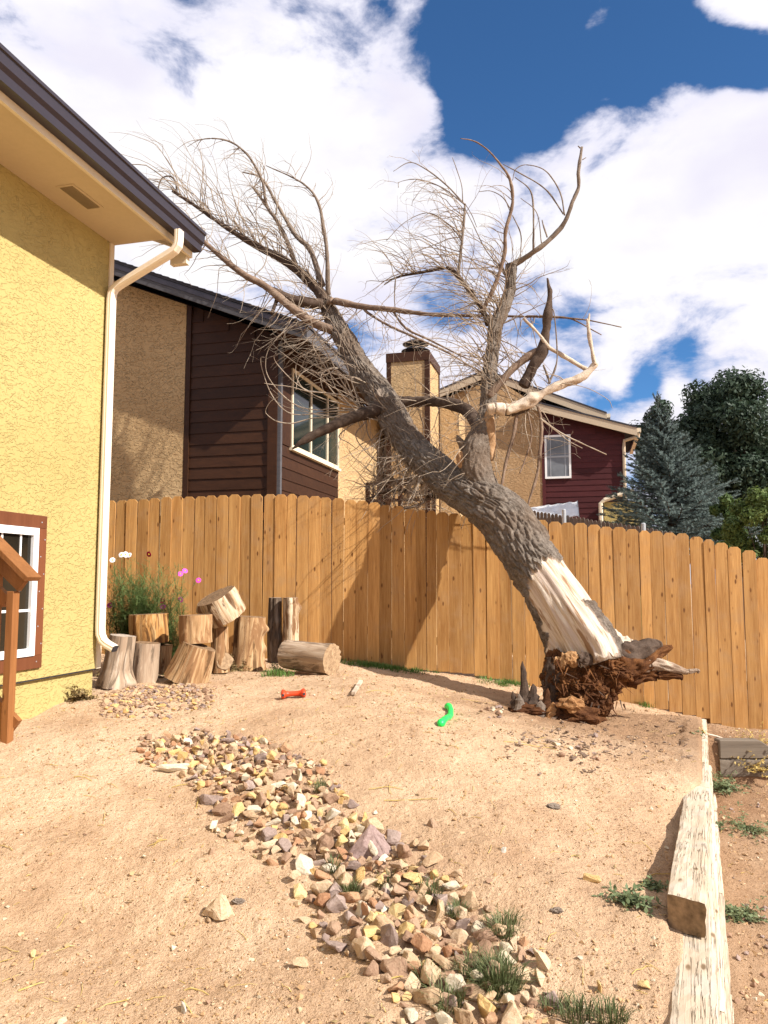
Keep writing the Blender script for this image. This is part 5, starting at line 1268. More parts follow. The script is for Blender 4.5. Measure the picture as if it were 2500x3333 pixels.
# ------------------------------------------------------------------ stones
def stone_mesh(seed, flat=.75):
    rnd = random.Random(seed); bm = bmesh.new()
    sx, sy, sz = rnd.uniform(.8, 1.25), rnd.uniform(.65, 1.0), rnd.uniform(.45, .85) * flat / .75
    for k in range(rnd.choice([9, 11, 13, 15])):
        v = Vector((rnd.gauss(0, 1), rnd.gauss(0, 1), rnd.gauss(0, 1))).normalized() * rnd.uniform(.8, 1.1)
        bm.verts.new((v.x * sx * .5, v.y * sy * .5, v.z * sz * .5))
    r = bmesh.ops.convex_hull(bm, input=bm.verts[:])
    bmesh.ops.delete(bm, geom=[g for g in r['geom_interior'] if isinstance(g, bmesh.types.BMVert)], context='VERTS')
    bmesh.ops.bevel(bm, geom=bm.edges[:], offset=.035, segments=1, affect='EDGES', clamp_overlap=True)
    bmesh.ops.triangulate(bm, faces=bm.faces[:]); bmesh.ops.subdivide_edges(bm, edges=[e for e in bm.edges if e.calc_length() > .22], cuts=1); bmesh.ops.triangulate(bm, faces=bm.faces[:])
    bm.normal_update()
    for v in bm.verts: v.co += v.normal * (MN.noise(v.co * 3.1 + Vector((seed, 0, 0))) * .06 + MN.noise(v.co * 9 + Vector((seed, 0, 0))) * .025)
    me = bpy.data.meshes.new('stone'); bm.to_mesh(me); bm.free(); me.materials.append(STONE['tan']); return me
SM = [stone_mesh(100 + k) for k in range(26)]
def wedge_mesh(seed):
    bm = bmesh.new()
    for q in ((-.60, -.34, 0), (.44, -.40, 0), (.58, .25, 0), (-.40, .38, 0), (-.62, -.2, .12), (.02, -.02, .78), (.16, .12, .70), (.60, .0, .16), (-.2, -.3, .36), (.28, -.3, .22)): bm.verts.new(q)
    bmesh.ops.convex_hull(bm, input=bm.verts[:]); bmesh.ops.bevel(bm, geom=bm.edges[:], offset=.03, segments=1, affect='EDGES', clamp_overlap=True)
    bmesh.ops.triangulate(bm, faces=bm.faces[:]); bmesh.ops.subdivide_edges(bm, edges=[e for e in bm.edges if e.calc_length() > .2], cuts=2); bmesh.ops.triangulate(bm, faces=bm.faces[:]); bm.normal_update()
    for v in bm.verts: v.co += v.normal * (MN.noise(v.co * 4 + Vector((seed, 0, 0))) * .05 + MN.noise(v.co * 11 + Vector((seed, 0, 0))) * .03)
    me = bpy.data.meshes.new('stone'); bm.to_mesh(me); bm.free(); me.materials.append(STONE['tan']); return me
WM = [wedge_mesh(3), wedge_mesh(8)]
def put_stone(p, size, colr, label, group, rot=None, name='stone', mesh=None, scl=(1, 1, 1), sink=.28):
    me = mesh or random.choice(SM); o = bpy.data.objects.new(name, me); C.objects.link(o)
    o.location = (p[0], p[1], p[2] + size * (.33 - sink) * 1.0 + size * .02); o.scale = (size * scl[0], size * scl[1], size * scl[2])
    o.rotation_euler = rot or (random.uniform(-.6, .6), random.uniform(-.6, .6), random.uniform(0, 6.28))
    o.material_slots[0].link = 'OBJECT'; o.material_slots[0].material = STONE[colr]
    return tag(o, label, 'stone', group)
LEFT = [(490, 2420), (510, 2490), (640, 2530), (700, 2600), (740, 2700), (880, 2780), (980, 2850), (1010, 2950), (1060, 3050), (1190, 3120), (1290, 3220), (1320, 3330), (1380, 3500)]
RIGHT = [(700, 2380), (830, 2392), (1010, 2480), (1100, 2590), (1170, 2680), (1250, 2710), (1390, 2800), (1480, 2900), (1560, 3000), (1650, 3080), (1740, 3150), (1760, 3260), (1790, 3400), (1800, 3500)]
def strip_x(y):
    l = np.interp(y, [q[1] for q in LEFT], [q[0] for q in LEFT]); r = np.interp(y, [q[1] for q in RIGHT], [q[0] for q in RIGHT]); return float(l), float(r)
SPECIAL = [  # px, py, size m, colour, label
    (1200, 2770, .20, 'pinkish', 'largest stone of the strip, a pinkish wedge with a pale top'),
    (568, 2502, .15, 'cream', 'knobbly cream stone at the left edge of the far end of the stone strip'),
    (715, 2965, .115, 'tan', 'pointed tan-brown stone standing alone on bare dirt left of the strip'),
    (1925, 2880, .075, 'ochre', 'lone ochre stone on the dirt left of the loose beam'),
    (1640, 2795, .038, 'white', 'small round white pebble alone on the dirt right of the strip'),
    (1407, 2680, .055, 'brown', 'small brown pyramid stone alone above the pinkish wedge'),
    (598, 3285, .05, 'white', 'small upright white stone alone on the foreground dirt'),
    (200, 3315, .055, 'cream', 'pale cream stone half buried at the bottom left of the yard'),
    (985, 3150, .075, 'tan', 'flat pinkish-tan stone lying alone left of the near end of the strip'),
    (690, 2785, .05, 'brown', 'dark brown stone just left of the middle of the strip'),
    (2100, 3225, .055, 'ochre', 'yellowish angular chip near the bottom of the bleached timber edging'),
    (1950, 3230, .05, 'ochre', 'rounded yellow stone standing near the grass tufts and timber edging'),
    (1778, 3245, .055, 'mauve', 'flat mauve stone right of the large grass tuft'),
    (110, 3100, .04, 'ochre', 'small yellow stone with dark shadow among buried stones, lower left'),
    (1135, 2490, .045, 'brown', 'small dark triangular stone alone right of the far end of the strip'),
    (1225, 2630, .04, 'cream', 'thin cream chip alone on dirt right of the strip'),
    (1890, 3150, .03, 'cream', 'tiny cream chip near the right-hand grass tufts'),
    (680, 2985, .03, 'tan', 'small flat tan chip below the lone pointed stone')]
def stones():
    placed = []
    for px, py, sz, col, lab in SPECIAL:
        p = ground_pt(px, py); sk = .05 if sz > .1 else .12
        if px in (1200, 715, 1407):
            put_stone(p, sz, col, lab, None, rot=(0, 0, {1200: .15, 715: -.5, 1407: 2.4}[px]), mesh=WM[px == 715], sink=.42); placed.append((p.x, p.y, sz * .5)); continue
        if px == 568:
            put_stone(p, sz, col, lab, None, rot=(.1, .05, .1), mesh=SM[3], scl=(1.25, .75, .6), sink=.18); placed.append((p.x, p.y, sz * .5)); continue
        put_stone(p, sz, col, lab, None, rot=(random.uniform(-.3, .3), random.uniform(-.3, .3), random.uniform(0, 6)), scl=(1.35, .8, .8) if px == 568 else (1, 1, 1.25) if sz < .1 else (1, .8, 1.2), sink=sk)
        placed.append((p.x, p.y, sz * (.62 if sz > .2 else .5)))
    rnd = random.Random(5); out = []
    sizes = sorted([rnd.lognormvariate(math.log(.056), .36) for _ in range(7500)], reverse=True)
    sizes = [min(.125, max(.018, s)) for s in sizes]
    ys = []
    for s in sizes:
        # area-uniform on the ground: rows nearer the horizon hold more ground per pixel
        t = rnd.random(); y = 1895 + 1 / (1 / 495 * (1 - t) + 1 / 1545 * t)
        if s > .085 and rnd.random() < .5: y = rnd.uniform(2720, 3300)
        l, r = strip_x(y); ext = (r - l) * .09
        x = rnd.uniform(l - ext, r + ext) if rnd.random() < .65 else rnd.gauss((l + r) / 2, (r - l) * .34)
        if not (l - ext < x < r + ext): continue
        d_edge = min(x - l, r - x) / max(1, (r - l))
        if d_edge < .16 and rnd.random() < .62: continue
        if y < 2600: s *= .82
        p = ground_pt(x, y)
        ok = True
        for (qx, qy, qr) in placed:
            if (qx - p.x) ** 2 + (qy - p.y) ** 2 < ((qr + s * .5) * (.62 if qr < .1 else .85)) ** 2: ok = False; break
        if not ok: continue
        placed.append((p.x, p.y, s * .5)); out.append((p, s, x, y, d_edge))
    # a second layer on the ridge of the strip
    top = []
    for k in range(150):
        t = rnd.random(); y = 1895 + 1 / (1 / 500 * (1 - t) + 1 / 1500 * t); l, r = strip_x(y); x = rnd.uniform(l + (r - l) * .25, r - (r - l) * .25)
        p = ground_pt(x, y); s = rnd.uniform(.04, .085)
        if any((qx - p.x) ** 2 + (qy - p.y) ** 2 < ((qr + s * .5) * .95) ** 2 for qx, qy, qr in top): continue
        top.append((p.x, p.y, s * .5)); out.append((p + ZV * .032, s, x, y, .3))
    out.sort(key=lambda q: -q[1] / (q[0] - EYE).length)
    pal = ['brown'] * 8 + ['tan'] * 9 + ['ochre'] * 5 + ['mauve'] * 3 + ['cream'] * 3 + ['rust'] * 3
    zone = lambda y: ('far end of rubble strip' if y < 2560 else 'beyond the pinkish wedge' if y < 2720 else 'around the pinkish wedge' if y < 2880 else 'just nearer than the wedge' if y < 3080 else 'near end by big grass tuft')
    cn = {'brown': 'brown', 'tan': 'tan', 'ochre': 'yellow', 'mauve': 'mauve-grey', 'cream': 'cream', 'rust': 'rust-red', 'white': 'white'}
    used = {}; chosen = []
    rest = MB()
    restm = {}
    for i, (p, s, x, y, de) in enumerate(out):
        col = rnd.choice(pal); l, r = strip_x(y)
        if i < 280:
            f = (x - l) / max(1, r - l); side = 'left side' if f < .33 else 'right side' if f > .67 else 'middle'
            sz = 'large' if s > .085 else 'small' if s < .05 else 'medium'
            me = rnd.choice(SM); d3 = [max(v.co[q] for v in me.vertices) - min(v.co[q] for v in me.vertices) for q in range(3)]
            shp = 'flat' if d3[2] < .55 * max(d3) else 'long' if min(d3[:2]) < .68 * max(d3[:2]) else 'blocky'
            near = min((q for q in chosen if q[0] is not p), key=lambda q: (q[0] - p).length, default=None)
            nb = (', beside a ' + cn[near[1]] + ' one') if near else ''
            o = put_stone(p, s, col, None, 'angular stones of the rubble strip', sink=rnd.uniform(.10, .24), mesh=me)
            chosen.append((p, col)); used.setdefault('%s %s %s stone, %s, %s%s' % (sz, shp, cn[col], side, zone(y), nb), []).append((y, o))
        else: restm.setdefault(col, []).append((p, s))
    dup = {}
    for lab, L in used.items():
        if len(L) == 1: L[0][1]['label'] = lab
        else: dup.setdefault(lab.split(', beside')[0], []).extend(L)
    for lab, L in dup.items():
        L.sort(key=lambda q: q[0]); n = len(L)
        for k, (y, o) in enumerate(L):
            o['label'] = lab + ', ' + (['farther one', 'nearer one'][k] if n == 2 else 'farthest of several' if k == 0 else 'nearest of several' if k == n - 1 else ['second', 'third', 'fourth', 'fifth', 'sixth', 'seventh', 'eighth'][min(k - 1, 6)] + ' farthest')
    allv = MB(); mats = []; idx = []
    for ci, (col, L) in enumerate(restm.items()):
        mats.append(STONE[col])
        for p, s in L:
            me = rnd.choice(SM); Rm = Matrix.Rotation(rnd.uniform(0, 6.28), 3, 'Z') @ Matrix.Rotation(rnd.uniform(-.6, .6), 3, 'X')
            k = len(allv.f); allv.add([Vector(p) + ZV * (s * .22) + (Rm @ v.co) * s for v in me.vertices], [tuple(pl.vertices) for pl in me.polygons]); idx += [ci] * (len(allv.f) - k)
    o = allv.build('small_stones', None, None)
    for m_ in mats: o.data.materials.append(m_)
    o.data.polygons.foreach_set('material_index', idx); tag(o, 'smaller stones filling the rubble strip', None, None, 'stuff')
    print('STONES', len(out))
stones()
def rubble(name, spots, n, s0, s1, label, seed, cols):
    rnd = random.Random(seed); mb = MB(); idx = []
    small = [stone_mesh(300 + k) for k in range(6)]
    for k in range(n):
        x0, y0, x1, y1 = rnd.choice(spots); p = ground_pt(rnd.uniform(x0, x1), rnd.uniform(y0, y1)); s = rnd.uniform(s0, s1)
        me = rnd.choice(small); Rm = Matrix.Rotation(rnd.uniform(0, 6.28), 3, 'Z') @ Matrix.Rotation(rnd.uniform(-.5, .5), 3, 'X')
        kf = len(mb.f); mb.add([p + ZV * (s * .16) + (Rm @ v.co) * s for v in me.vertices], [tuple(pl.vertices) for pl in me.polygons]); idx += [rnd.randrange(len(cols))] * (len(mb.f) - kf)
    o = mb.build(name, None, None)
    for c in cols: o.data.materials.append(STONE[c])
    o.data.polygons.foreach_set('material_index', idx); tag(o, label, None, None, 'stuff')
rubble('gravel', [(330, 2235, 700, 2300), (400, 2225, 640, 2275), (330, 2250, 560, 2330)], 620, .018, .062, 'loose gravel in front of the cut logs', 3, ['tan', 'brown', 'tan', 'brown', 'mauve', 'ochre'])

# gravel grains and clods all over the yard
def grains():
    rnd = random.Random(9); base = []
    for k in range(5):
        bm = bmesh.new()
        for _ in range(7):
            v = Vector((rnd.gauss(0, 1), rnd.gauss(0, 1), rnd.gauss(0, 1))).normalized(); bm.verts.new((v.x * .5, v.y * .45, v.z * .35))
        r = bmesh.ops.convex_hull(bm, input=bm.verts[:]); bm.verts.index_update()
        base.append(([v.co.copy() for v in bm.verts], [tuple(v.index for v in f.verts) for f in bm.faces])); bm.free()
    mb = MB(); idx = []
    nr = np.random.RandomState(4); N = 90000
    Y = 1.9 + 6.9 * nr.rand(N) ** 1.45; X = nr.uniform(-.56, .60, N) * Y
    keep = (X > -2.35 - .26 * (6.5 - Y)) & (fbm(X * 1.1, Y * 1.1, 3, 77) > nr.uniform(-.55, .25, N)) & (X < xt(Y) - .2) | (X > xt(Y) + .12)
    X, Y = X[keep][:30000], Y[keep][:30000]; Z = G(X, Y); S = np.minimum(.036, np.exp(nr.normal(math.log(.0085), .5, len(X)))) * np.where(Y < 5, 1, 1.2)
    for x, y, z, s in zip(X, Y, Z, S):
        vs, fs = rnd.choice(base); a = rnd.uniform(0, 6.28); ca, sa = math.cos(a), math.sin(a); z += s * .1
        k = len(mb.f); mb.add([(x + (v.x * ca - v.y * sa) * s, y + (v.x * sa + v.y * ca) * s, z + v.z * s) for v in vs], fs); idx.extend([rnd.choice([0] * 9 + [1] * 3 + [2, 3])] * (len(mb.f) - k))
    m1 = plain('clod', (.40, .25, .13), .97, .05, .2, .6, 80)
    o = mb.build('gravel', m1, None)
    for c in ('tan', 'brown', 'cream'): o.data.materials.append(STONE[c])
    o.data.polygons.foreach_set('material_index', idx); tag(o, 'dirt clods and grit scattered over the yard', None, None, 'stuff')
grains()

# straw, twigs and bark scraps
def litter():
    rnd = random.Random(13); mb = MB()
    def stick(p, L, r, a, curv=.3):
        pts = []; d = a
        for i in range(5):
            z = gz(p.x, p.y); pts.append(Vector((p.x, p.y, z + r + (.004 if i in (1, 2, 3) else .001))))
            p = p + Vector((math.cos(d), math.sin(d), 0)) * (L / 4); d += rnd.uniform(-curv, curv)
        mb.tube(pts, [r, r, r * .9, r * .8, r * .5], 4)
    for k in range(420):
        Y = 2.1 + 6.4 * rnd.random() ** 1.3; x = rnd.uniform(-.55, .55) * Y
        if x < -2.35 - .26 * (6.5 - Y): continue
        stick(Vector((x, Y, 0)), rnd.uniform(.02, .11), rnd.uniform(.0008, .0022), rnd.uniform(0, 6.28))
    for px, py, L, a in ((560, 2550, .16, .3), (1250, 2600, .3, .05), (1200, 2565, .2, 0), (1230, 3220, .1, .2), (240, 2545, .12, 0), (1700, 2425, .25, .1), (1640, 2420, .2, .5), (2120, 2845, .12, .3), (640, 2620, .12, 1.7), (1010, 2770, .16, 1.2), (600, 3210, .1, -.1), (60, 3220, .09, .6), (1500, 2275, .3, -.1), (1190, 2262, .2, .1)):
        p = ground_pt(px, py); stick(p, L, .003, a, .25)
    o = mb.build('litter', M['straw'], None); tag(o, 'dry straw and small sticks scattered on the dirt', None, None, 'stuff')
    mb = MB()
    for k in range(170):
        if rnd.random() < .45:
            x, y = rnd.gauss(1900, 90), rnd.gauss(2420, 45)
            if y < 2345: continue
        else: x, y = rnd.uniform(1650, 2250), rnd.uniform(2330, 2480)
        p = ground_pt(x, y); s = min(.05, rnd.lognormvariate(-4.2, .5)); a = rnd.uniform(0, 6.28); ca, sa = math.cos(a), math.sin(a)
        u = Vector((ca, sa, rnd.uniform(-.2, .3))); v = Vector((-sa, ca, rnd.uniform(-.2, .3))) * rnd.uniform(.25, .5)
        q = p + ZV * .012; mb.prism([q - u * s - v * s * .6, q + u * s * .8 - v * s, q + u * s + v * s * .5, q - u * s * .6 + v * s], (0, 0, .007))
    o = mb.build('debris', M['branch_red'], None); tag(o, 'bark scraps and rotten chips on the dirt around the torn root', None, None, 'stuff')
litter()
def leaf_bits():
    rnd = random.Random(31); mb = MB(); nr = np.random.RandomState(8)
    Y = 2.0 + 6.7 * nr.rand(1500) ** 1.3; X = nr.uniform(-.55, .60, 1500) * Y
    k_ = (X > -2.4 - .26 * (6.5 - Y)) & (fbm(X * 1.3, Y * 1.3, 2, 5) > nr.uniform(-.4, .3, 1500)); X, Y = X[k_][:520], Y[k_][:520]; Z = G(X, Y)
    for x, y, z in zip(X, Y, Z):
        s_ = rnd.uniform(.006, .017) * (1 if y < 5 else 1.3); a = rnd.uniform(0, 6.28); u = Vector((math.cos(a), math.sin(a), rnd.uniform(-.2, .5))) * s_; v = Vector((-math.sin(a), math.cos(a), rnd.uniform(-.2, .5))) * s_ * .5
        c = Vector((x, y, z + .006)); mb.add([c - u, c + v, c + u * 1.1 + ZV * s_ * .4, c - v], [(0, 1, 2), (0, 2, 3)])
    o = mb.build('leaf_litter', M['dry_weed'], None); tag(o, 'dry brown leaf scraps scattered over the dirt', None, None, 'stuff')
leaf_bits()
rubble('gravel', [(2340, 2600, 2500, 3300), (2330, 2420, 2480, 2480)], 130, .015, .05, 'stones and clods on the low dirt right of the timber edging', 41, ['brown', 'tan', 'mauve'])
rubble('rubble', [(1790, 2385, 1990, 2440), (1800, 2410, 1960, 2460), (1560, 2310, 1640, 2340)], 44, .02, .07, 'pale stones lying in the dug dirt near the root', 17, ['mauve', 'cream', 'brown'])

# named sticks and scraps
def extras():
    pts = [(2185, 2385, 6), (2215, 2388, 8), (2270, 2386, 8), (2330, 2396, 6), (2385, 2416, 4)]
    p0 = ground_pt(2185, 2396); t = []
    for px, py, wd in pts: p = at(px, py, 7.25); t.append((p.x, p.y, p.z, wd * scale_at(p) / 2))
    o = sweep(t, 24, 8, None, 'stick', M['branch_bare'], None); tag(o, 'long thin pale stick bridging the timber edging near its far end', 'stick')
    a = ground_pt(1150, 2272); b = ground_pt(1175, 2240)
    mb = MB(); mb.beam(a + ZV * .02, b + ZV * .03, .03, .02); o = mb.build('wood_scrap', M['branch_bare'], None); tag(o, 'short pale wood scrap on the dirt right of the red bone toy', 'wood scrap')
    for px, py, c, sz in ((1800, 2635, 'branch_dark', .04), (1812, 3000 - 3, 'branch_dark', .025), (775, 2930, 'branch_dark', .026)):
        p = ground_pt(px, py); o = lumps('clod', p + ZV * .006, sz * .8, px, M['branch'], None, .6, 5, 4, (1.2, .8, .45))
        tag(o, {1800: 'dark crumbly clump on open dirt between the stones and the timber edging', 1812: 'small dark clod on dirt left of the weed by the beam', 775: 'dark oval clod beside the lone pointed stone'}[px], 'clod')
extras()

# ------------------------------------------------------------------ grass, weeds, flowers
def blades(mb, c, n, h, spread, rnd, wd=.0028, lean=.7):
    for k in range(n):
        a = rnd.uniform(0, 6.28); rr = spread * math.sqrt(rnd.random()); x, y = c[0] + math.cos(a) * rr, c[1] + math.sin(a) * rr
        b = Vector((x, y, gz(x, y))); oa = a + rnd.gauss(0, .7); L = h * rnd.uniform(.5, 1.15); ln = lean * rnd.uniform(.3, 1.5) * (.4 + rr / spread)
        o = Vector((math.cos(oa), math.sin(oa), 0)); s = Vector((-o.y, o.x, 0)) * wd * rnd.uniform(.7, 1.3)
        p1 = b + ZV * L * .5 + o * L * .25 * ln; p2 = b + ZV * L * (.92 - .25 * ln) + o * L * .8 * ln
        mb.add([b - s, b + s, p1 + s * .8, p1 - s * .8, p2], [(0, 1, 2, 3), (3, 2, 4)])
TUFTS = [(1035, 2565, 130, .10, .07, 'sparse grass tuft on the right edge of the stone strip, farthest from the camera'), (1088, 2835, 130, .12, .06, 'thin dark grass tuft left of the pinkish wedge stone'), (1143, 2912, 240, .11, .055, 'compact grass tuft among stones just below the thin dark one'),
         (1250, 2880, 60, .10, .06, 'few green blades growing between stones below the pinkish wedge'), (1400, 2925, 200, .12, .09, 'loose grass tuft in the middle of the near half of the strip'), (1490, 2995, 260, .09, .06, 'low grass tuft hugging the right edge of the strip near cream stones'),
         (1640, 3065, 420, .13, .10, 'spreading grass tuft on the dirt at the right edge of the strip'), (1625, 3225, 900, .16, .13, 'largest and densest grass tuft at the near end of the strip'), (1530, 3190, 180, .13, .07, 'grass tuft leaning out of the stones left of the largest tuft'),
         (1455, 3290, 200, .15, .09, 'sparse long-bladed grass tuft at the bottom of the strip'), (1385, 3215, 90, .12, .05, 'thin fan of blades at the left of the bottom of the strip'), (1880, 3310, 260, .10, .09, 'low grass tuft at the bottom edge right of the strip'), (1990, 3330, 260, .10, .09, 'low grass tuft at the bottom edge nearest the timber edging'), (1800, 3290, 90, .09, .06, 'thin low grass between the largest tuft and the bottom right tufts')]
rg = random.Random(21)
for px, py, n, h, sp, lab in TUFTS:
    p = ground_pt(px, py); mb = MB(); blades(mb, p, int(n * .5), h * .75, sp * .62, rg, .0020); o = mb.build('grass_tuft', M['grass'], None, loc=p); tag(o, lab, 'grass', 'grass tufts along the stone strip')
mb = MB()
for k in range(85):
    px = rg.choice([rg.uniform(1110, 1420), rg.uniform(1180, 1380), rg.uniform(1540, 1720)]); q = on_fence(px, float(np.interp(px, [b[0] for b in BOT], [b[1] for b in BOT]))); c = q + FN * rg.uniform(.03, .28)
    blades(mb, (c.x, c.y), 22, .065, .08, rg, .003, .9)
for px, py in ((2085, 2290), (2100, 2300), (900, 2190), (880, 2195), (930, 2195)):
    p = ground_pt(px, py); blades(mb, p, 70, .09, .09, rg, .003)
o = mb.build('grass', M['grass_green'], None); tag(o, 'green grass growing along the foot of the fence', None, None, 'stuff')

def weed(px, py, r, h, n, mat, label, leaf=.016, group=None, name='weed', flat=.4):
    p = ground_pt(px, py); root = empty(name, p, label, 'weed', group); st = MB(); lf = MB()
    for k in range(n):
        a = rg.uniform(0, 6.28); d = Vector((math.cos(a), math.sin(a), rg.uniform(.1, 1.2) * h / r)).normalized(); L = r * rg.uniform(.4, 1.1); pts = [p.copy()]
        for i in range(6):
            d = (d + Vector((rg.gauss(0, .2), rg.gauss(0, .2), rg.gauss(-.06, .15)))).normalized(); q = pts[-1] + d * (L / 6); q.z = max(q.z, gz(q.x, q.y) + .004); pts.append(q)
        st.tube(pts, [.0022 - .0003 * i for i in range(7)], 4)
        for i in range(1, 7):
            for _ in range(4):
                c = pts[i]; u = Vector((rg.gauss(0, 1), rg.gauss(0, 1), rg.gauss(0, .5))).normalized(); v = u.cross(Vector((rg.gauss(0, .4), rg.gauss(0, .4), 1))).normalized(); s = leaf * rg.uniform(.6, 1.4)
                lf.add([c, c + u * s + v * s * .45, c + u * s * 1.9, c + u * s - v * s * .45], [(0, 1, 2, 3)])
    st.build('stem', M['dry_weed'], root); lf.build('leaves', mat, root, kind='stuff')
weed(2050, 2965, .13, .09, 22, M['weed'], 'leafy grey-green weed on the dirt beside the dark end of the loose beam', .015)
weed(2120, 2890, .09, .09, 9, M['weed'], 'small weed growing against the left side of the loose beam', .013)
weed(2360, 2570, .22, .16, 40, M['weed'], 'grey-green weed on the low ground just right of the timber edging', .016)
weed(2420, 2700, .30, .10, 30, M['weed'], 'flat sparse weed on the low ground beyond the loose beam', .014)
weed(2410, 2985, .16, .10, 38, M['weed'], 'low bushy weed on the low ground level with the end of the loose beam', .014)
weed(2330, 2690, .08, .07, 12, M['weed'], 'little weed tight against the outside of the timber edging', .012)
weed(2475, 2540, .30, .28, 34, M['straw'], 'yellowed dry weed below the short dark timber wall', .013)
weed(255, 2275, .14, .30, 26, M['dry_weed'], 'dry brown weed at the foot of the yellow house wall', .017)
weed(2290, 2410, .05, .22, 8, M['straw'], 'thin yellow weed in front of the short dark timber wall', .010)
weed(2350, 2330, .16, .16, 7, M['straw'], 'wispy yellow weed against the foot of the fence near its low end', .010)
weed(900, 2180, .12, .12, 14, M['weed'], 'small green weed between the knobby log and the lying log', .013)
weed(780, 2180, .20, .22, 22, M['dry_weed'], 'dry wispy weed at the foot of the knobby log', .012)
weed(330, 2200, .08, .24, 10, M['dry_weed'], 'dry grass stalks between the house corner and the leaning grey log', .012)

def cosmos():
    p = ground_pt(480, 2160); p = at(470, 2150, 7.75); p.z = gz(p.x, p.y)
    root = empty('cosmos_plant', p, 'feathery green flowering plant with pink, red and white blooms behind the log stack', 'plant')
    st = MB(); lf = MB()
    tops = [(409, 1805, 'petal_white'), (421, 1807, 'petal_white'), (395, 1806, 'petal_white'), (485, 1804, 'petal_red'), (366, 1823, 'petal_white'), (587, 1868, 'petal_pink'), (602, 1858, 'petal_pink'), (646, 1889, 'petal_pink'), (358, 1970, 'petal_pink'), (528, 1955, 'petal_red'), (530, 1975, 'petal_pink'), (588, 1952, 'petal_pink')]
    ends = [(x, y, c) for x, y, c in tops] + [(rg.uniform(350, 600), rg.uniform(1830, 2050), None) for _ in range(80)] + [(rg.gauss(430, 42), rg.uniform(1850, 2040), None) for _ in range(80)]
    for x, y, c in ends:
        Y = p.y + rg.uniform(-.3, .35); e = at(x, y, Y); b = Vector((p.x + rg.uniform(-.35, .45), p.y + rg.uniform(-.15, .2), 0)); b.z = gz(b.x, b.y)
        S = catmull([(*b, 0), (*(b.lerp(e, .5) + Vector((rg.gauss(0, .05), rg.gauss(0, .05), .06))), 0), (*e, 0)], 14); pts = [Vector(q[:3]) for q in S]
        st.tube(pts, [.0035 - .00018 * i for i in range(14)], 4)
        for i in range(2, 13 if c else 14):
            for _ in range(9 if i < 11 else 4):
                u = Vector((rg.gauss(0, 1), rg.gauss(0, 1), rg.gauss(.25, .6))).normalized(); L = rg.uniform(.04, .12); q0 = pts[i]
                side = u.cross(ZV).normalized() * .0024
                lf.add([q0 - side, q0 + side, q0 + u * L], [(0, 1, 2)])
                for tt in (.4, .65, .85):
                    q1 = q0 + u * (L * tt)
                    for sg in (-1, 1):
                        w_ = (u * .7 + u.cross(Vector((.2, .1, 1))).normalized() * sg * .9).normalized() * L * .4; s2 = w_.cross(ZV).normalized() * .0022
                        lf.add([q1 - s2, q1 + s2, q1 + w_], [(0, 1, 2)])
        if c:
            nrm = Vector((rg.gauss(0, .3), -1, rg.gauss(.3, .3))).normalized(); u = nrm.orthogonal().normalized(); v = nrm.cross(u)
            fl = empty('flower', e, None, None); fl.parent = root; fl.location = e - p
            R0 = .027
            for k in range(8):
                a = k * math.pi / 4 + rg.uniform(-.1, .1); d = u * math.cos(a) + v * math.sin(a); s = u * -math.sin(a) + v * math.cos(a); m3 = MB()
                m3.add([e + d * .006, e + d * R0 * .5 + s * .009 + nrm * .003, e + d * R0 + s * .012, e + d * R0 * 1.08 + nrm * .002, e + d * R0 - s * .012, e + d * R0 * .5 - s * .009 + nrm * .003], [(0, 1, 2, 3, 4, 5)])
                m3.build('petal', M[c], fl, loc=e)
            m3 = MB(); m3.tube([e, e + nrm * .008], [.009, .005], 8); m3.build('flower_centre', M['petal_eye'], fl, loc=e)
    st.build('stem', M['cosmos_leaf'], root); lf.build('foliage', M['cosmos_leaf'], root, kind='stuff')
cosmos()

# ------------------------------------------------------------------ trees on the right
def leafy_tree(name, px0, px1, py0, py1, Y, lobes, nleaf, leaf, mat, label, seed, cat='tree', trunk=True):
    rnd = random.Random(seed); a = at(px0, py1, Y); b = at(px1, py0, Y); cx = (a.x + b.x) / 2; W = (b.x - a.x) / 2; zb, zt = a.z, b.z; Dp = W * .8
    base = Vector((cx, Y + Dp * .5, -.7)); root = empty(name, base, label, cat)
    co, fa = [], []; k = 0
    cl = []
    for _ in range(lobes):
        for _t in range(60):
            u, v, ww = rnd.uniform(-1, 1), rnd.uniform(-1, 1), rnd.uniform(-1, 1)
            if u * u + v * v + ww * ww < 1: break
        e = 1.0
        cl.append((Vector((cx + u * W * .82, Y + Dp * .5 + v * Dp * .7, (zb + zt) / 2 + ww * (zt - zb) * .46)), rnd.uniform(.11, .25) * (W + (zt - zb) / 2) * .5))
    mb = MB()
    for i in range(nleaf):
        c, r = rnd.choice(cl); d = Vector((rnd.gauss(0, 1), rnd.gauss(0, 1), rnd.gauss(0, 1))).normalized(); p = c + d * r * (rnd.random() ** .35) * rnd.uniform(.85, 1.15)
        n = (d + Vector((rnd.gauss(0, .6), rnd.gauss(0, .6), rnd.gauss(.3, .6)))).normalized(); u = n.orthogonal().normalized(); q = Matrix.Rotation(rnd.uniform(0, 6.28), 3, n) @ u; v = n.cross(q); s = leaf * rnd.uniform(.6, 1.4)
        mb.add([p - q * s, p + v * s * .45, p + q * s, p - v * s * .45], [(0, 1, 2, 3)])
    mb.build('crown', mat, root, kind='stuff')
    if trunk:
        m2 = MB(); m2.tube([base, base + ZV * (zt - base.z) * .4, base + ZV * (zt - base.z) * .8], [W * .06, W * .045, W * .015], 10); m2.build('trunk', M['branch_dark'], root)
        for c, r in cl[:12]:
            m2 = MB(); s0 = base + ZV * ((c.z - base.z) * .55); m2.tube([s0, s0.lerp(c, .5) + ZV * .2, c], [W * .025, W * .016, W * .006], 6); m2.build('limb', M['branch_dark'], root)
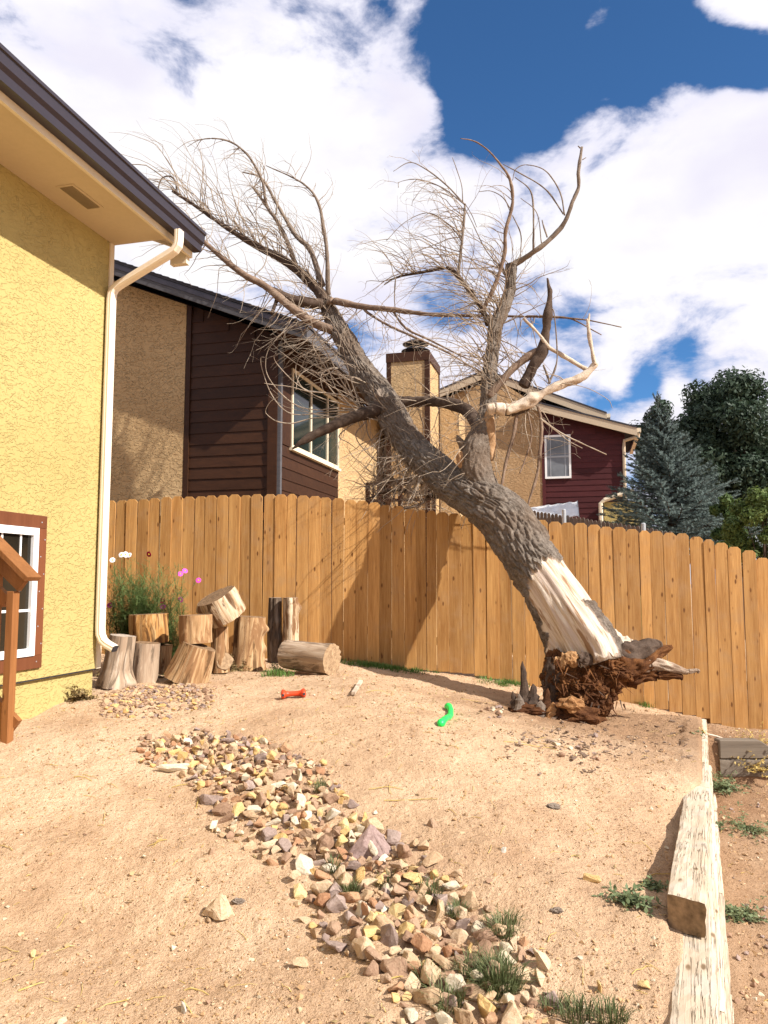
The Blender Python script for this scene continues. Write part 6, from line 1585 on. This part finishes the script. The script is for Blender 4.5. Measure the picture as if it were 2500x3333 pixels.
leafy_tree('broadleaf_tree', 2165, 2720, 1165, 1820, 30, 100, 85000, .095, M['leaf_dark'], 'tall dark green broadleaf tree behind the blue spruce', 4)
leafy_tree('broadleaf_tree', 2060, 2330, 1230, 1700, 36, 22, 12000, .11, M['leaf_dark'], 'lower dark tree between the far house and the tall dark tree', 14)
leafy_tree('shrub', 2380, 2640, 1545, 1850, 14.5, 34, 15000, .042, M['leaf_mid'], 'light green leafy shrub above the right end of the cedar fence', 6, 'shrub')
leafy_tree('shrub', 2330, 2430, 1580, 1830, 17.5, 22, 7000, .05, M['leaf_thuja'], 'narrow green shrub between the blue spruce and the light green shrub', 8, 'shrub')
def spruce():
    rnd = random.Random(3); Y = 20.; ap = at(2137, 1300, Y); bs = at(2222, 1900, Y); c = Vector((bs.x, Y, 0)); base = Vector((bs.x, Y, bs.z))
    root = empty('spruce_tree', base, 'blue-grey spruce with layered branches and a bare leader, between the far house and the shrubs', 'tree')
    H = ap.z - base.z
    mb = MB(); ax = lambda t: base.lerp(Vector((ap.x, ap.y, ap.z)), t)
    mb.tube([ax(k / 8) for k in range(9)], [.13 * (1 - k / 8) + .012 for k in range(9)], 10); mb.build('trunk', M['branch_dark'], root)
    Rb = (at(2400, 1760, Y) - at(2020, 1760, Y)).x / 2 * 1.62
    nd = MB(); nl = 0
    def spray(p, d, L, droop):
        n = max(4, int(L / .09)); q = p.copy(); dd = d.copy()
        for i in range(n):
            dd = (dd + Vector((rnd.gauss(0, .06), rnd.gauss(0, .06), droop))).normalized(); q2 = q + dd * (L / n)
            for _ in range(20):
                t = rnd.random(); b = q.lerp(q2, t); a = rnd.uniform(0, 6.28); o = dd.orthogonal().normalized(); o2 = dd.cross(o)
                u = ((o * math.cos(a) + o2 * math.sin(a)) * .8 + dd * .7).normalized(); s = u.cross(dd).normalized() * .0065; l = rnd.uniform(.035, .06)
                nd.add([b - s, b + s, b + u * l], [(0, 1, 2)])
            q = q2
    lev = 30; nb = 0
    for k in range(lev):
        t = .12 + .83 * (k / lev) ** .92; L0 = Rb * (1 - (t - .08) / .93) ** 1.15 * (1 if k % 2 else .88)
        m = max(5, int(15 * (1 - t) + 5))
        for j in range(m):
            a = 2 * math.pi * (j + rnd.random() * .8) / m + k * 1.3; p = ax(t); d = Vector((math.cos(a), math.sin(a), .10 + .55 * t)).normalized(); L = L0 * rnd.uniform(.72, 1.12)
            br = MB(); pts = [p.copy()]; q = p.copy(); dd = d.copy(); n = 7
            for i in range(n):
                dd = (dd + Vector((0, 0, -.05 if i < 4 else .09))).normalized(); q = q + dd * (L / n); pts.append(q.copy())
                if i >= 1:
                    for sg in (-1, 1):
                        sd = dd.cross(ZV).normalized() * sg; spray(q, (dd * .75 + sd * rnd.uniform(.5, .9) + ZV * rnd.uniform(-.25, .2)).normalized(), L * .34 * (1 - i / 10) * rnd.uniform(.7, 1.2), -.01)
            spray(pts[1], d, L, -.012)
            spray(pts[-1], dd, .16, .05)
            br.tube(pts, [.018 * (1 - i / 8.) * (1.2 - t) + .003 for i in range(8)], 5); br.build('branch', M['branch_dark'], root); nb += 1
    for k in range(16):
        a = rnd.uniform(0, 6.28); t = rnd.uniform(.93, 1.0); spray(ax(t), Vector((math.cos(a) * .4, math.sin(a) * .4, .8)).normalized(), .22, .02)
    nd.build('needles', M['needle'], root, kind='stuff'); print('SPRUCE', nb, len(nd.f))
spruce()
